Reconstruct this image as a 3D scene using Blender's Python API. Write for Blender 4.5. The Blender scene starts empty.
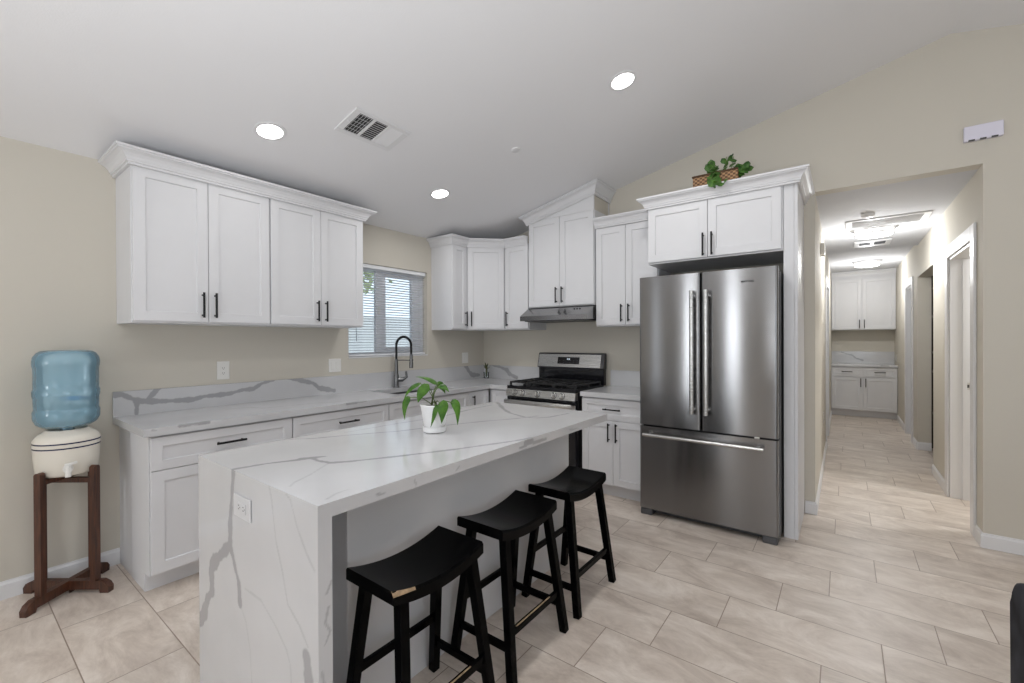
import bpy, bmesh, math, random
import numpy as np
from mathutils import Vector, Matrix

random.seed(7)
SC = bpy.context.scene
COL = SC.collection

# ------------------------------------------------------------------ camera
cam_d = bpy.data.cameras.new('camera')
cam_d.sensor_width = 36.0
cam_d.lens = 437.7 / 1024 * 36
cam_d.clip_start = 0.05
cam_d.clip_end = 200
cam = bpy.data.objects.new('camera', cam_d)
COL.objects.link(cam)
_y, _p, _r = math.radians(37.10), math.radians(-0.235), math.radians(0.245)
_f = Vector((-math.sin(_y) * math.cos(_p), math.cos(_y) * math.cos(_p), math.sin(_p)))
_rt = Vector((math.cos(_y), math.sin(_y), 0))
_dn = _f.cross(_rt)
_r2 = _rt * math.cos(_r) + _dn * math.sin(_r)
_d2 = -_rt * math.sin(_r) + _dn * math.cos(_r)
_m = Matrix((_r2, -_d2, -_f)).transposed().to_4x4()
_m.translation = (3.563, -4.124, 1.367)
cam.matrix_world = _m
SC.camera = cam

# ------------------------------------------------------------------ view
SC.view_settings.view_transform = 'Standard'
SC.view_settings.look = 'None'
SC.view_settings.exposure = -0.53
SC.view_settings.gamma = 1.0
SC.view_settings.use_curve_mapping = False
SC.cycles.use_denoising = True
SC.cycles.max_bounces = 10
SC.cycles.diffuse_bounces = 6
SC.cycles.glossy_bounces = 5
SC.cycles.transmission_bounces = 8
SC.cycles.transparent_max_bounces = 12
SC.cycles.caustics_reflective = False
SC.cycles.caustics_refractive = False
SC.cycles.sample_clamp_indirect = 6.0

# ------------------------------------------------------------------ sky
W = bpy.data.worlds.new('sky')
SC.world = W
W.use_nodes = True
_bg = W.node_tree.nodes['Background']
_bg.inputs[0].default_value = (0.74, 0.86, 1.0, 1)
_bg.inputs[1].default_value = 2.5


def area(name, loc, rot, sx, sy, power, col=(1, 1, 1), spread=180):
    l = bpy.data.lights.new(name, 'AREA')
    l.shape = 'RECTANGLE'
    l.size, l.size_y = sx, sy
    l.energy = power
    l.color = col
    l.spread = math.radians(spread)
    o = bpy.data.objects.new(name, l)
    o.location = loc
    o.rotation_euler = rot
    COL.objects.link(o)
    return o


# daylight that enters through the living-room windows behind the camera
area('daylight_front_window', (1.40, -8.60, 1.55), (math.radians(90), 0, 0), 0.66, 1.6, 52, (0.94, 0.97, 1.0))
area('daylight_front_door', (4.70, -8.60, 1.20), (math.radians(90), 0, 0), 2.3, 2.0, 30, (0.94, 0.97, 1.0))
area('daylight_side_window', (8.38, -4.60, 1.50), (0, math.radians(90), 0), 1.5, 2.6, 30, (0.94, 0.97, 1.0))
area('daylight_left_window', (-0.10, -6.85, 1.60), (0, math.radians(-90), 0), 1.2, 1.1, 12, (0.94, 0.97, 1.0))

# unseen fill light added behind the camera to brighten the vaulted ceiling
area('added_ceiling_fill', (3.5, -4.9, 1.05), (math.radians(180), 0, 0), 0.8, 0.8, 124, (0.93, 0.965, 1.0))


# ------------------------------------------------------------------ materials
def nt(m):
    return m.node_tree.nodes, m.node_tree.links


def pmat(name, col, rough=0.5, metal=0.0, noise=0.0, nscale=8.0, bump=0.0, bscale=60.0, **kw):
    m = bpy.data.materials.new(name)
    m.use_nodes = True
    N, L = nt(m)
    b = N['Principled BSDF']
    b.inputs['Base Color'].default_value = (*col, 1)
    b.inputs['Roughness'].default_value = rough
    b.inputs['Metallic'].default_value = metal
    for k, v in kw.items():
        b.inputs[k].default_value = v
    tc = None
    if noise or bump:
        tc = N.new('ShaderNodeTexCoord')
    if noise:
        n = N.new('ShaderNodeTexNoise')
        n.inputs['Scale'].default_value = nscale
        n.inputs['Detail'].default_value = 4
        r = N.new('ShaderNodeValToRGB')
        r.color_ramp.elements[0].position = 0.3
        r.color_ramp.elements[1].position = 0.7
        r.color_ramp.elements[0].color = (*[c * (1 - noise) for c in col], 1)
        r.color_ramp.elements[1].color = (*[min(1, c * (1 + noise)) for c in col], 1)
        L.new(tc.outputs['Object'], n.inputs['Vector'])
        L.new(n.outputs['Fac'], r.inputs[0])
        L.new(r.outputs[0], b.inputs['Base Color'])
    if bump:
        n2 = N.new('ShaderNodeTexNoise')
        n2.inputs['Scale'].default_value = bscale
        n2.inputs['Detail'].default_value = 3
        bp = N.new('ShaderNodeBump')
        bp.inputs['Strength'].default_value = bump
        bp.inputs['Distance'].default_value = 0.004
        L.new(tc.outputs['Object'], n2.inputs['Vector'])
        L.new(n2.outputs['Fac'], bp.inputs['Height'])
        L.new(bp.outputs[0], b.inputs['Normal'])
    return m


def emat(name, col, strength):
    m = bpy.data.materials.new(name)
    m.use_nodes = True
    b = m.node_tree.nodes['Principled BSDF']
    b.inputs['Base Color'].default_value = (*col, 1)
    b.inputs['Emission Color'].default_value = (*col, 1)
    b.inputs['Emission Strength'].default_value = strength
    return m


M = {}
M['wall'] = pmat('wall_paint', (0.590, 0.555, 0.485), 0.75, bump=0.12, bscale=160)
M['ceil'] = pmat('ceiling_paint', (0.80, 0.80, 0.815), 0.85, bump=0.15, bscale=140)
M['hallceil'] = pmat('dimmed_ceiling_paint', (0.58, 0.585, 0.61), 0.85, bump=0.15, bscale=140)  # darker copy of ceiling paint; weaker hall light put into its colour
M['white'] = pmat('white_cabinet_paint', (0.69, 0.69, 0.705), 0.5, noise=0.01)
M['trim'] = pmat('white_trim_paint', (0.74, 0.74, 0.75), 0.35)
M['black'] = pmat('black_metal', (0.012, 0.012, 0.013), 0.35, 0.6)
M['blackwood'] = pmat('black_lacquered_wood', (0.0016, 0.0016, 0.0018), 0.22, noise=0.3, nscale=20, **{'Specular IOR Level': 0.05})
M['worn'] = pmat('worn_bare_wood', (0.36, 0.25, 0.15), 0.7, noise=0.35, nscale=60)
M['iron'] = pmat('cast_iron', (0.012, 0.012, 0.013), 0.45, bump=0.2, bscale=200)
M['blackpaint'] = pmat('black_enamel', (0.012, 0.012, 0.013), 0.4)
M['blackglass'] = pmat('black_glass', (0.008, 0.008, 0.01), 0.08)
M['darkmetal'] = pmat('dark_steel', (0.10, 0.10, 0.105), 0.4, 0.9)
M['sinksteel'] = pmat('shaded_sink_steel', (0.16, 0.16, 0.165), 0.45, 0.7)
M['grey'] = pmat('dark_grey_plastic', (0.07, 0.07, 0.075), 0.5)
M['plate'] = pmat('white_plastic', (0.76, 0.75, 0.72), 0.35)
M['slot'] = pmat('socket_slot', (0.05, 0.05, 0.05), 0.5)
M['ceramic'] = pmat('cream_glazed_ceramic', (0.74, 0.70, 0.62), 0.18)
M['blueline'] = pmat('dark_blue_glaze', (0.015, 0.016, 0.06), 0.25)
M['whiteceramic'] = pmat('white_pot_glaze', (0.86, 0.86, 0.86), 0.3)
M['soil'] = pmat('potting_soil', (0.03, 0.022, 0.016), 0.95, noise=0.5, nscale=70)
M['ventdark'] = pmat('duct_shade', (0.03, 0.03, 0.03), 0.8)  # shade of the duct put into a near-black colour
M['chair'] = pmat('charcoal_velvet', (0.028, 0.029, 0.036), 0.85, noise=0.6, nscale=9, **{'Specular IOR Level': 0.15})
M['chrome'] = pmat('satin_nickel', (0.62, 0.61, 0.59), 0.28, 1.0)
M['faucet'] = pmat('dark_nickel', (0.17, 0.17, 0.17), 0.3, 1.0)
M['whiteplastic'] = pmat('bright_white_plastic', (0.63, 0.63, 0.64), 0.4)
M['glass'] = pmat('clear_glass', (1, 1, 1), 0.02, **{'Transmission Weight': 1.0, 'IOR': 1.45})
M['blind'] = pmat('white_blind_vinyl', (0.80, 0.81, 0.83), 0.5)
M['vinyl'] = pmat('window_vinyl', (0.72, 0.74, 0.78), 0.4)
M['ledlens'] = emat('lit_lens', (1, 0.985, 0.96), 16)
M['halllens'] = emat('lit_diffuser', (1, 0.995, 0.985), 3.2)
M['display'] = emat('clock_digits', (0.8, 0.9, 1.0), 1.2)
M['closet'] = pmat('closet_shade_brown', (0.10, 0.085, 0.07), 0.8)  # depth shade of the closet put into a dark brown colour
M['bluewhite'] = pmat('white_door_paint', (0.70, 0.72, 0.77), 0.4)
M['stucco'] = pmat('pale_stucco', (0.86, 0.85, 0.83), 0.9, noise=0.05, nscale=3)
M['leafout'] = pmat('garden_leaf', (0.50, 0.58, 0.30), 0.6, noise=0.5, nscale=10)
M['ground'] = pmat('garden_paving', (0.50, 0.48, 0.45), 0.9, noise=0.1)


def brushed(name, col, rough, horiz=True):
    m = pmat(name, col, rough, 1.0)
    N, L = nt(m)
    b = N['Principled BSDF']
    tc = N.new('ShaderNodeTexCoord')
    mp = N.new('ShaderNodeMapping')
    mp.inputs['Scale'].default_value = (2, 2, 420) if horiz else (300, 300, 2)
    n = N.new('ShaderNodeTexNoise')
    n.inputs['Scale'].default_value = 1.0
    n.inputs['Detail'].default_value = 3
    mr = N.new('ShaderNodeMapRange')
    mr.inputs['To Min'].default_value = rough - 0.05
    mr.inputs['To Max'].default_value = rough + 0.07
    bp = N.new('ShaderNodeBump')
    bp.inputs['Strength'].default_value = 0.55
    bp.inputs['Distance'].default_value = 0.001
    L.new(tc.outputs['Object'], mp.inputs['Vector'])
    L.new(mp.outputs[0], n.inputs['Vector'])
    L.new(n.outputs['Fac'], mr.inputs['Value'])
    L.new(mr.outputs[0], b.inputs['Roughness'])
    L.new(n.outputs['Fac'], bp.inputs['Height'])
    L.new(bp.outputs[0], b.inputs['Normal'])
    return m


M['steel'] = brushed('brushed_stainless_steel', (0.30, 0.298, 0.30), 0.15)
M['steel2'] = brushed('stainless_steel_bright', (0.60, 0.595, 0.58), 0.26)


def fridge_steel():
    m = pmat('brushed_steel_door', (0.25, 0.248, 0.25), 0.22, 1.0, **{'Anisotropic': 0.9, 'Anisotropic Rotation': 0.25})
    N, L = nt(m)
    t = N.new('ShaderNodeTangent')
    t.direction_type = 'UV_MAP'
    t.uv_map = 'UVMap'
    L.new(t.outputs[0], N['Principled BSDF'].inputs['Tangent'])
    return m


M['fsteel'] = fridge_steel()


def wood_mat():
    m = pmat('dark_stained_wood', (0.1, 0.05, 0.03), 0.38)
    N, L = nt(m)
    b = N['Principled BSDF']
    tc = N.new('ShaderNodeTexCoord')
    mp = N.new('ShaderNodeMapping')
    mp.inputs['Scale'].default_value = (45, 45, 4)
    n = N.new('ShaderNodeTexNoise')
    n.inputs['Scale'].default_value = 1.5
    n.inputs['Detail'].default_value = 6
    n.inputs['Distortion'].default_value = 0.8
    r = N.new('ShaderNodeValToRGB')
    r.color_ramp.elements[0].position = 0.3
    r.color_ramp.elements[1].position = 0.75
    r.color_ramp.elements[0].color = (0.034, 0.013, 0.008, 1)
    r.color_ramp.elements[1].color = (0.115, 0.042, 0.021, 1)
    L.new(tc.outputs['Object'], mp.inputs['Vector'])
    L.new(mp.outputs[0], n.inputs['Vector'])
    L.new(n.outputs['Fac'], r.inputs[0])
    L.new(r.outputs[0], b.inputs['Base Color'])
    return m


M['wood'] = wood_mat()


def wicker_mat():
    m = pmat('woven_wicker', (0.4, 0.22, 0.1), 0.7)
    N, L = nt(m)
    b = N['Principled BSDF']
    tc = N.new('ShaderNodeTexCoord')
    mp = N.new('ShaderNodeMapping')
    mp.inputs['Scale'].default_value = (55, 55, 70)
    ck = N.new('ShaderNodeTexChecker')
    ck.inputs['Scale'].default_value = 1.0
    ck.inputs['Color1'].default_value = (0.42, 0.24, 0.12, 1)
    ck.inputs['Color2'].default_value = (0.13, 0.065, 0.03, 1)
    bp = N.new('ShaderNodeBump')
    bp.inputs['Strength'].default_value = 0.6
    bp.inputs['Distance'].default_value = 0.004
    L.new(tc.outputs['Object'], mp.inputs['Vector'])
    L.new(mp.outputs[0], ck.inputs['Vector'])
    L.new(ck.outputs['Color'], b.inputs['Base Color'])
    L.new(ck.outputs['Fac'], bp.inputs['Height'])
    L.new(bp.outputs[0], b.inputs['Normal'])
    return m


M['wicker'] = wicker_mat()


def leaf_mat(name, c0, c1, sss=True):
    m = pmat(name, c0, 0.42, **{'Specular IOR Level': 0.3})
    N, L = nt(m)
    b = N['Principled BSDF']
    tc = N.new('ShaderNodeTexCoord')
    n = N.new('ShaderNodeTexNoise')
    n.inputs['Scale'].default_value = 28
    r = N.new('ShaderNodeValToRGB')
    r.color_ramp.elements[0].position = 0.35
    r.color_ramp.elements[1].position = 0.68
    r.color_ramp.elements[0].color = (*c0, 1)
    r.color_ramp.elements[1].color = (*c1, 1)
    L.new(tc.outputs['Object'], n.inputs['Vector'])
    L.new(n.outputs['Fac'], r.inputs[0])
    L.new(r.outputs[0], b.inputs['Base Color'])
    return m


M['leaf'] = leaf_mat('pothos_leaf', (0.022, 0.085, 0.006), (0.075, 0.185, 0.016))
M['ivy'] = leaf_mat('ivy_leaf', (0.02, 0.07, 0.012), (0.09, 0.20, 0.035))
M['stem'] = pmat('green_stem', (0.10, 0.15, 0.04), 0.5)
M['succ'] = leaf_mat('succulent_leaf', (0.05, 0.08, 0.035), (0.14, 0.13, 0.07))


def marble_mat():
    m = pmat('white_quartz_with_grey_veins', (0.8, 0.8, 0.8), 0.11)
    N, L = nt(m)
    b = N['Principled BSDF']
    at = N.new('ShaderNodeAttribute')
    at.attribute_name = 'vein'
    tc = N.new('ShaderNodeTexCoord')
    n = N.new('ShaderNodeTexNoise')
    n.inputs['Scale'].default_value = 3.2
    n.inputs['Detail'].default_value = 5
    r = N.new('ShaderNodeValToRGB')
    r.color_ramp.elements[0].position = 0.35
    r.color_ramp.elements[1].position = 0.65
    r.color_ramp.elements[0].color = (0.56, 0.56, 0.57, 1)
    r.color_ramp.elements[1].color = (0.60, 0.60, 0.61, 1)
    mx = N.new('ShaderNodeMix')
    mx.data_type = 'RGBA'
    mx.inputs[7].default_value = (0.36, 0.36, 0.37, 1)
    L.new(tc.outputs['Object'], n.inputs['Vector'])
    L.new(n.outputs['Fac'], r.inputs[0])
    L.new(r.outputs[0], mx.inputs[6])
    L.new(at.outputs['Fac'], mx.inputs[0])
    L.new(mx.outputs[2], b.inputs['Base Color'])
    return m


M['marble'] = marble_mat()


def floor_mat():
    m = pmat('beige_stone_tile', (0.6, 0.55, 0.5), 0.38)
    N, L = nt(m)
    b = N['Principled BSDF']

    def math_(op, a, bb=None):
        n = N.new('ShaderNodeMath')
        n.operation = op
        for i, v in enumerate((a, bb)):
            if v is None:
                continue
            if isinstance(v, (int, float)):
                n.inputs[i].default_value = v
            else:
                L.new(v, n.inputs[i])
        return n.outputs[0]

    tc = N.new('ShaderNodeTexCoord')
    sp = N.new('ShaderNodeSeparateXYZ')
    L.new(tc.outputs['Object'], sp.inputs[0])
    hh, ll = 0.3125, 0.6145
    ry = math_('DIVIDE', math_('ADD', sp.outputs[1], 0.955), hh)
    row = math_('FLOOR', ry)
    fy = math_('MULTIPLY', math_('SUBTRACT', ry, row), hh)
    rx = math_('DIVIDE', math_('SUBTRACT', math_('SUBTRACT', sp.outputs[0], 3.712), math_('MULTIPLY', row, 0.2095)), ll)
    colm = math_('FLOOR', rx)
    fx = math_('MULTIPLY', math_('SUBTRACT', rx, colm), ll)
    g = 0.0022
    dx = math_('MINIMUM', fx, math_('SUBTRACT', ll, fx))
    dy = math_('MINIMUM', fy, math_('SUBTRACT', hh, fy))
    d = math_('MINIMUM', dx, dy)
    grout = math_('LESS_THAN', d, g)
    cb = N.new('ShaderNodeCombineXYZ')
    L.new(colm, cb.inputs[0])
    L.new(row, cb.inputs[1])
    wn = N.new('ShaderNodeTexWhiteNoise')
    wn.noise_dimensions = '2D'
    L.new(cb.outputs[0], wn.inputs['Vector'])
    # stone clouding, stretched along each tile, with an offset per tile
    vm = N.new('ShaderNodeVectorMath')
    vm.operation = 'SCALE'
    L.new(wn.outputs['Color'], vm.inputs[0])
    vm.inputs['Scale'].default_value = 30
    va = N.new('ShaderNodeVectorMath')
    va.operation = 'ADD'
    L.new(tc.outputs['Object'], va.inputs[0])
    L.new(vm.outputs[0], va.inputs[1])
    mp = N.new('ShaderNodeMapping')
    mp.inputs['Scale'].default_value = (1.6, 3.2, 1)
    mp.inputs['Rotation'].default_value = (0, 0, 0.35)
    L.new(va.outputs[0], mp.inputs['Vector'])
    n = N.new('ShaderNodeTexNoise')
    n.inputs['Scale'].default_value = 1.9
    n.inputs['Detail'].default_value = 8
    n.inputs['Roughness'].default_value = 0.72
    n.inputs['Distortion'].default_value = 0.6
    L.new(mp.outputs[0], n.inputs['Vector'])
    r = N.new('ShaderNodeValToRGB')
    e = r.color_ramp.elements
    e[0].position, e[1].position = 0.34, 0.68
    e[0].color = (0.475, 0.398, 0.338, 1)
    e[1].color = (0.775, 0.702, 0.632, 1)
    x = e.new(0.52)
    x.color = (0.635, 0.556, 0.485, 1)
    L.new(n.outputs['Fac'], r.inputs[0])
    bri = math_('ADD', math_('MULTIPLY', wn.outputs['Value'], 0.10), 0.95)
    mv = N.new('ShaderNodeVectorMath')
    mv.operation = 'SCALE'
    L.new(r.outputs[0], mv.inputs[0])
    L.new(bri, mv.inputs['Scale'])
    mx = N.new('ShaderNodeMix')
    mx.data_type = 'RGBA'
    L.new(grout, mx.inputs[0])
    L.new(mv.outputs[0], mx.inputs[6])
    mx.inputs[7].default_value = (0.31, 0.24, 0.19, 1)
    L.new(mx.outputs[2], b.inputs['Base Color'])
    rr = math_('ADD', math_('MULTIPLY', n.outputs['Fac'], 0.16), 0.30)
    L.new(rr, b.inputs['Roughness'])
    bp = N.new('ShaderNodeBump')
    bp.inputs['Strength'].default_value = 0.25
    bp.inputs['Distance'].default_value = 0.002
    L.new(math_('MINIMUM', math_('DIVIDE', d, 0.004), 1.0), bp.inputs['Height'])
    L.new(bp.outputs[0], b.inputs['Normal'])
    return m


M['floor'] = floor_mat()


def clear_mat(name, tint, body, fb, rough=0.05, fg=0.10):
    """thin clear sheet: lets light through with a tint, a little body colour and gloss"""
    m = bpy.data.materials.new(name)
    m.use_nodes = True
    N, L = nt(m)
    N.remove(N['Principled BSDF'])
    out = N['Material Output']
    tr = N.new('ShaderNodeBsdfTransparent')
    tr.inputs[0].default_value = (*tint, 1)
    df = N.new('ShaderNodeBsdfTranslucent' if fb > 0.5 else 'ShaderNodeBsdfDiffuse')
    df.inputs[0].default_value = (*body, 1)
    gl = N.new('ShaderNodeBsdfGlossy')
    gl.inputs['Roughness'].default_value = rough
    m1 = N.new('ShaderNodeMixShader')
    m1.inputs[0].default_value = fb
    L.new(tr.outputs[0], m1.inputs[1])
    L.new(df.outputs[0], m1.inputs[2])
    fr = N.new('ShaderNodeFresnel')
    fr.inputs[0].default_value = 1.45
    m2 = N.new('ShaderNodeMixShader')
    L.new(fr.outputs[0], m2.inputs[0])
    L.new(m1.outputs[0], m2.inputs[1])
    L.new(gl.outputs[0], m2.inputs[2])
    L.new(m2.outputs[0], out.inputs['Surface'])
    return m


M['bottle'] = clear_mat('blue_tinted_plastic', (0.88, 0.96, 1.0), (0.46, 0.80, 1.0), 0.32)
M['water'] = clear_mat('water_in_bottle', (0.90, 0.97, 1.0), (0.55, 0.82, 1.0), 0.12, 0.02)
M['glass'] = clear_mat('clear_glass', (0.96, 0.98, 0.98), (1, 1, 1), 0.0, 0.02)


# ------------------------------------------------------------------ geometry helpers
class Frame:
    """u along width, v up, w outward"""

    def __init__(s, o, u, w, v=(0, 0, 1)):
        s.o, s.u, s.w, s.v = Vector(o), Vector(u).normalized(), Vector(w).normalized(), Vector(v)

    def __call__(s, a, b, c):
        return s.o + s.u * a + s.v * b + s.w * c


WORLD = Frame((0, 0, 0), (1, 0, 0), (0, 0, 1), (0, 1, 0))


class MB:
    def __init__(s):
        s.bm = bmesh.new()

    def hexa(s, p, bevel=0.0, seg=1):
        v = [s.bm.verts.new(q) for q in p]
        fs = [(0, 3, 2, 1), (4, 5, 6, 7), (0, 1, 5, 4), (1, 2, 6, 5), (2, 3, 7, 6), (3, 0, 4, 7)]
        F = [s.bm.faces.new([v[i] for i in f]) for f in fs]
        if bevel:
            es = list({e for f in F for e in f.edges})
            bmesh.ops.bevel(s.bm, geom=es, offset=bevel, segments=seg, affect='EDGES', profile=0.5)
        return s

    def box(s, x0, x1, y0, y1, z0, z1, bevel=0.0, seg=1):
        return s.hexa([(x0, y0, z0), (x1, y0, z0), (x1, y1, z0), (x0, y1, z0),
                       (x0, y0, z1), (x1, y0, z1), (x1, y1, z1), (x0, y1, z1)], bevel, seg)

    def fbox(s, F, a0, a1, b0, b1, c0, c1, bevel=0.0, seg=1):
        P = [(a0, b0, c0), (a1, b0, c0), (a1, b0, c1), (a0, b0, c1), (a0, b1, c0), (a1, b1, c0), (a1, b1, c1), (a0, b1, c1)]
        return s.hexa([F(*q) for q in P], bevel, seg)

    def bar(s, p, q, w, t, up=(0, 0, 1), bevel=0.0, w2=None, t2=None):
        """square bar from p to q"""
        p, q = Vector(p), Vector(q)
        d = (q - p).normalized()
        a = d.cross(Vector(up))
        if a.length < 1e-4:
            a = d.cross(Vector((1, 0, 0)))
        a.normalize()
        b = a.cross(d)
        w2 = w if w2 is None else w2
        t2 = t if t2 is None else t2
        P = [p + a * sx * w / 2 + b * sy * t / 2 for sx, sy in ((-1, -1), (1, -1), (1, 1), (-1, 1))]
        Q = [q + a * sx * w2 / 2 + b * sy * t2 / 2 for sx, sy in ((-1, -1), (1, -1), (1, 1), (-1, 1))]
        return s.hexa(P + Q, bevel)

    def tube(s, pts, r, n=10, cap=True):
        pts = [Vector(p) for p in pts]
        rs = r if isinstance(r, (list, tuple)) else [r] * len(pts)
        rings = []
        ref = None
        for i, p in enumerate(pts):
            t = (pts[min(i + 1, len(pts) - 1)] - pts[max(i - 1, 0)]).normalized()
            if ref is None:
                ref = t.cross(Vector((0, 0, 1)))
                if ref.length < 1e-3:
                    ref = t.cross(Vector((1, 0, 0)))
            a = (ref - t * ref.dot(t)).normalized()
            ref = a
            b = t.cross(a)
            rings.append([s.bm.verts.new(p + (a * math.cos(k * 2 * math.pi / n) + b * math.sin(k * 2 * math.pi / n)) * rs[i]) for k in range(n)])
        for i in range(len(rings) - 1):
            for k in range(n):
                s.bm.faces.new([rings[i][k], rings[i][(k + 1) % n], rings[i + 1][(k + 1) % n], rings[i + 1][k]])
        if cap:
            s.bm.faces.new(rings[0][::-1])
            s.bm.faces.new(rings[-1])
        return s

    def lathe(s, prof, c=(0, 0, 0), n=36, axis=(0, 0, 1), capb=True, capt=True):
        c = Vector(c)
        ax = Vector(axis).normalized()
        a = ax.cross(Vector((0, 1, 0)) if abs(ax.y) < 0.9 else Vector((1, 0, 0))).normalized()
        b = ax.cross(a)
        rings = []
        for r, z in prof:
            if r < 1e-6:
                rings.append([s.bm.verts.new(c + ax * z)])
            else:
                rings.append([s.bm.verts.new(c + ax * z + (a * math.cos(k * 2 * math.pi / n) + b * math.sin(k * 2 * math.pi / n)) * r) for k in range(n)])
        for i in range(len(rings) - 1):
            A, B = rings[i], rings[i + 1]
            for k in range(n):
                k2 = (k + 1) % n
                if len(A) == 1 and len(B) == 1:
                    continue
                if len(A) == 1:
                    s.bm.faces.new([A[0], B[k2], B[k]])
                elif len(B) == 1:
                    s.bm.faces.new([A[k], A[k2], B[0]])
                else:
                    s.bm.faces.new([A[k], A[k2], B[k2], B[k]])
        if capb and len(rings[0]) > 1:
            s.bm.faces.new(rings[0][::-1])
        if capt and len(rings[-1]) > 1:
            s.bm.faces.new(rings[-1])
        return s

    def prism(s, poly, d):
        """poly: 3-D points of a planar outline; d: extrusion vector"""
        d = Vector(d)
        A = [s.bm.verts.new(p) for p in poly]
        B = [s.bm.verts.new(Vector(p) + d) for p in poly]
        n = len(A)
        s.bm.faces.new(A[::-1])
        s.bm.faces.new(B)
        for k in range(n):
            s.bm.faces.new([A[k], A[(k + 1) % n], B[(k + 1) % n], B[k]])
        return s

    def loops(s, L, close=True):
        """bridge consecutive rings of points"""
        R = [[s.bm.verts.new(p) for p in l] for l in L]
        n = len(R[0])
        for i in range(len(R) - 1):
            for k in range(n if close else n - 1):
                s.bm.faces.new([R[i][k], R[i][(k + 1) % n], R[i + 1][(k + 1) % n], R[i + 1][k]])
        return R

    def build(s, name, mat, parent=None, smooth=False, auto=None):
        bmesh.ops.recalc_face_normals(s.bm, faces=s.bm.faces[:])
        if parent is not None:
            root = parent
            off = Vector(root.get('_o', (0, 0, 0)))
            if off.length:
                bmesh.ops.translate(s.bm, verts=s.bm.verts[:], vec=-off)
        me = bpy.data.meshes.new(name)
        s.bm.to_mesh(me)
        s.bm.free()
        if smooth or auto:
            for p in me.polygons:
                p.use_smooth = True
            if auto:
                me.set_sharp_from_angle(angle=math.radians(auto))
        o = bpy.data.objects.new(name, me)
        COL.objects.link(o)
        me.materials.append(M[mat] if isinstance(mat, str) else mat)
        if parent is not None:
            o.parent = parent
            o['_o'] = parent.get('_o', (0, 0, 0))
        return o


def thing(name, label, cat, loc=(0, 0, 0), group=None):
    o = bpy.data.objects.new(name, None)
    o.empty_display_size = 0.1
    o.location = loc
    o['_o'] = tuple(loc)
    COL.objects.link(o)
    o['label'], o['category'] = label, cat
    if group:
        o['group'] = group
    return o


def tag(o, label, cat, group=None):
    o['label'], o['category'] = label, cat
    if group:
        o['group'] = group
    return o


def struct(o):
    o['kind'] = 'structure'
    return o


def copy_tree(o, parent=None):
    c = o.copy()
    COL.objects.link(c)
    if parent is not None:
        c.parent = parent
    for ch in list(o.children):
        copy_tree(ch, c)
    return c


def shaker(F, a0, a1, b0, b1, c0, parent, name='door', mat='white', rail=0.057, t=0.02, inset=0.009):
    """five-piece shaker front: c0 is the back face, c0+t the front"""
    mb = MB()

    def ring(d, c):
        return [F(a0 + d, b0 + d, c), F(a1 - d, b0 + d, c), F(a1 - d, b1 - d, c), F(a0 + d, b1 - d, c)]

    e = 0.0015
    R = mb.loops([ring(0, c0), ring(0, c0 + t - e), ring(e, c0 + t), ring(rail, c0 + t), ring(rail + 0.003, c0 + t - inset)])
    mb.bm.faces.new(R[0])
    mb.bm.faces.new(R[-1])
    return mb.build(name, mat, parent)


def pull(F, a, b, c, length, parent, vert=True, r=0.0066, mat='black', off=0.03):
    """bar pull centred at (a, b) on a face at depth c"""
    mb = MB()
    h = length / 2
    post = h - 0.016
    if vert:
        mb.tube([F(a, b - h, c + off), F(a, b + h, c + off)], r, 10)
        for sg in (-1, 1):
            mb.tube([F(a, b + sg * post, c - 0.001), F(a, b + sg * post, c + off)], r * 0.9, 8)
    else:
        mb.tube([F(a - h, b, c + off), F(a + h, b, c + off)], r, 10)
        for sg in (-1, 1):
            mb.tube([F(a + sg * post, b, c - 0.001), F(a + sg * post, b, c + off)], r * 0.9, 8)
    return mb.build('handle', mat, parent, auto=40)


CROWN = [(0.0, 0.0), (0.013, 0.0), (0.013, 0.012), (0.020, 0.014), (0.020, 0.023), (0.024, 0.027), (0.029, 0.040),
         (0.040, 0.055), (0.054, 0.064), (0.060, 0.066), (0.060, 0.072), (0.068, 0.074), (0.068, 0.086), (0.0, 0.086)]


def crown(name, path, z, label, zs=None, h=0.086, out=0.068):
    """crown moulding swept along path (x, y); outward is to the right of travel"""
    prof = [(a * out / 0.068, b * h / 0.086) for a, b in CROWN]
    P = [Vector((p[0], p[1])) for p in path]
    rings = []
    for i, p in enumerate(P):
        n = []
        for k in (i - 1, i):
            if 0 <= k < len(P) - 1:
                t = (P[k + 1] - P[k]).normalized()
                n.append(Vector((t.y, -t.x)))
        if len(n) == 1:
            mit = n[0]
        else:
            mit = (n[0] + n[1])
            mit = mit / mit.length_squared * 2 if mit.length > 1e-6 else n[0]
            mit = mit / 1.0
        zz = z if zs is None else zs[i]
        rings.append([(p.x + mit.x * a, p.y + mit.y * a, zz + b) for a, b in prof])
    mb = MB()
    R = mb.loops(rings)
    mb.bm.faces.new(R[0][::-1])
    mb.bm.faces.new(R[-1])
    return tag(mb.build(name, 'white'), label, 'crown molding')


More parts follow.
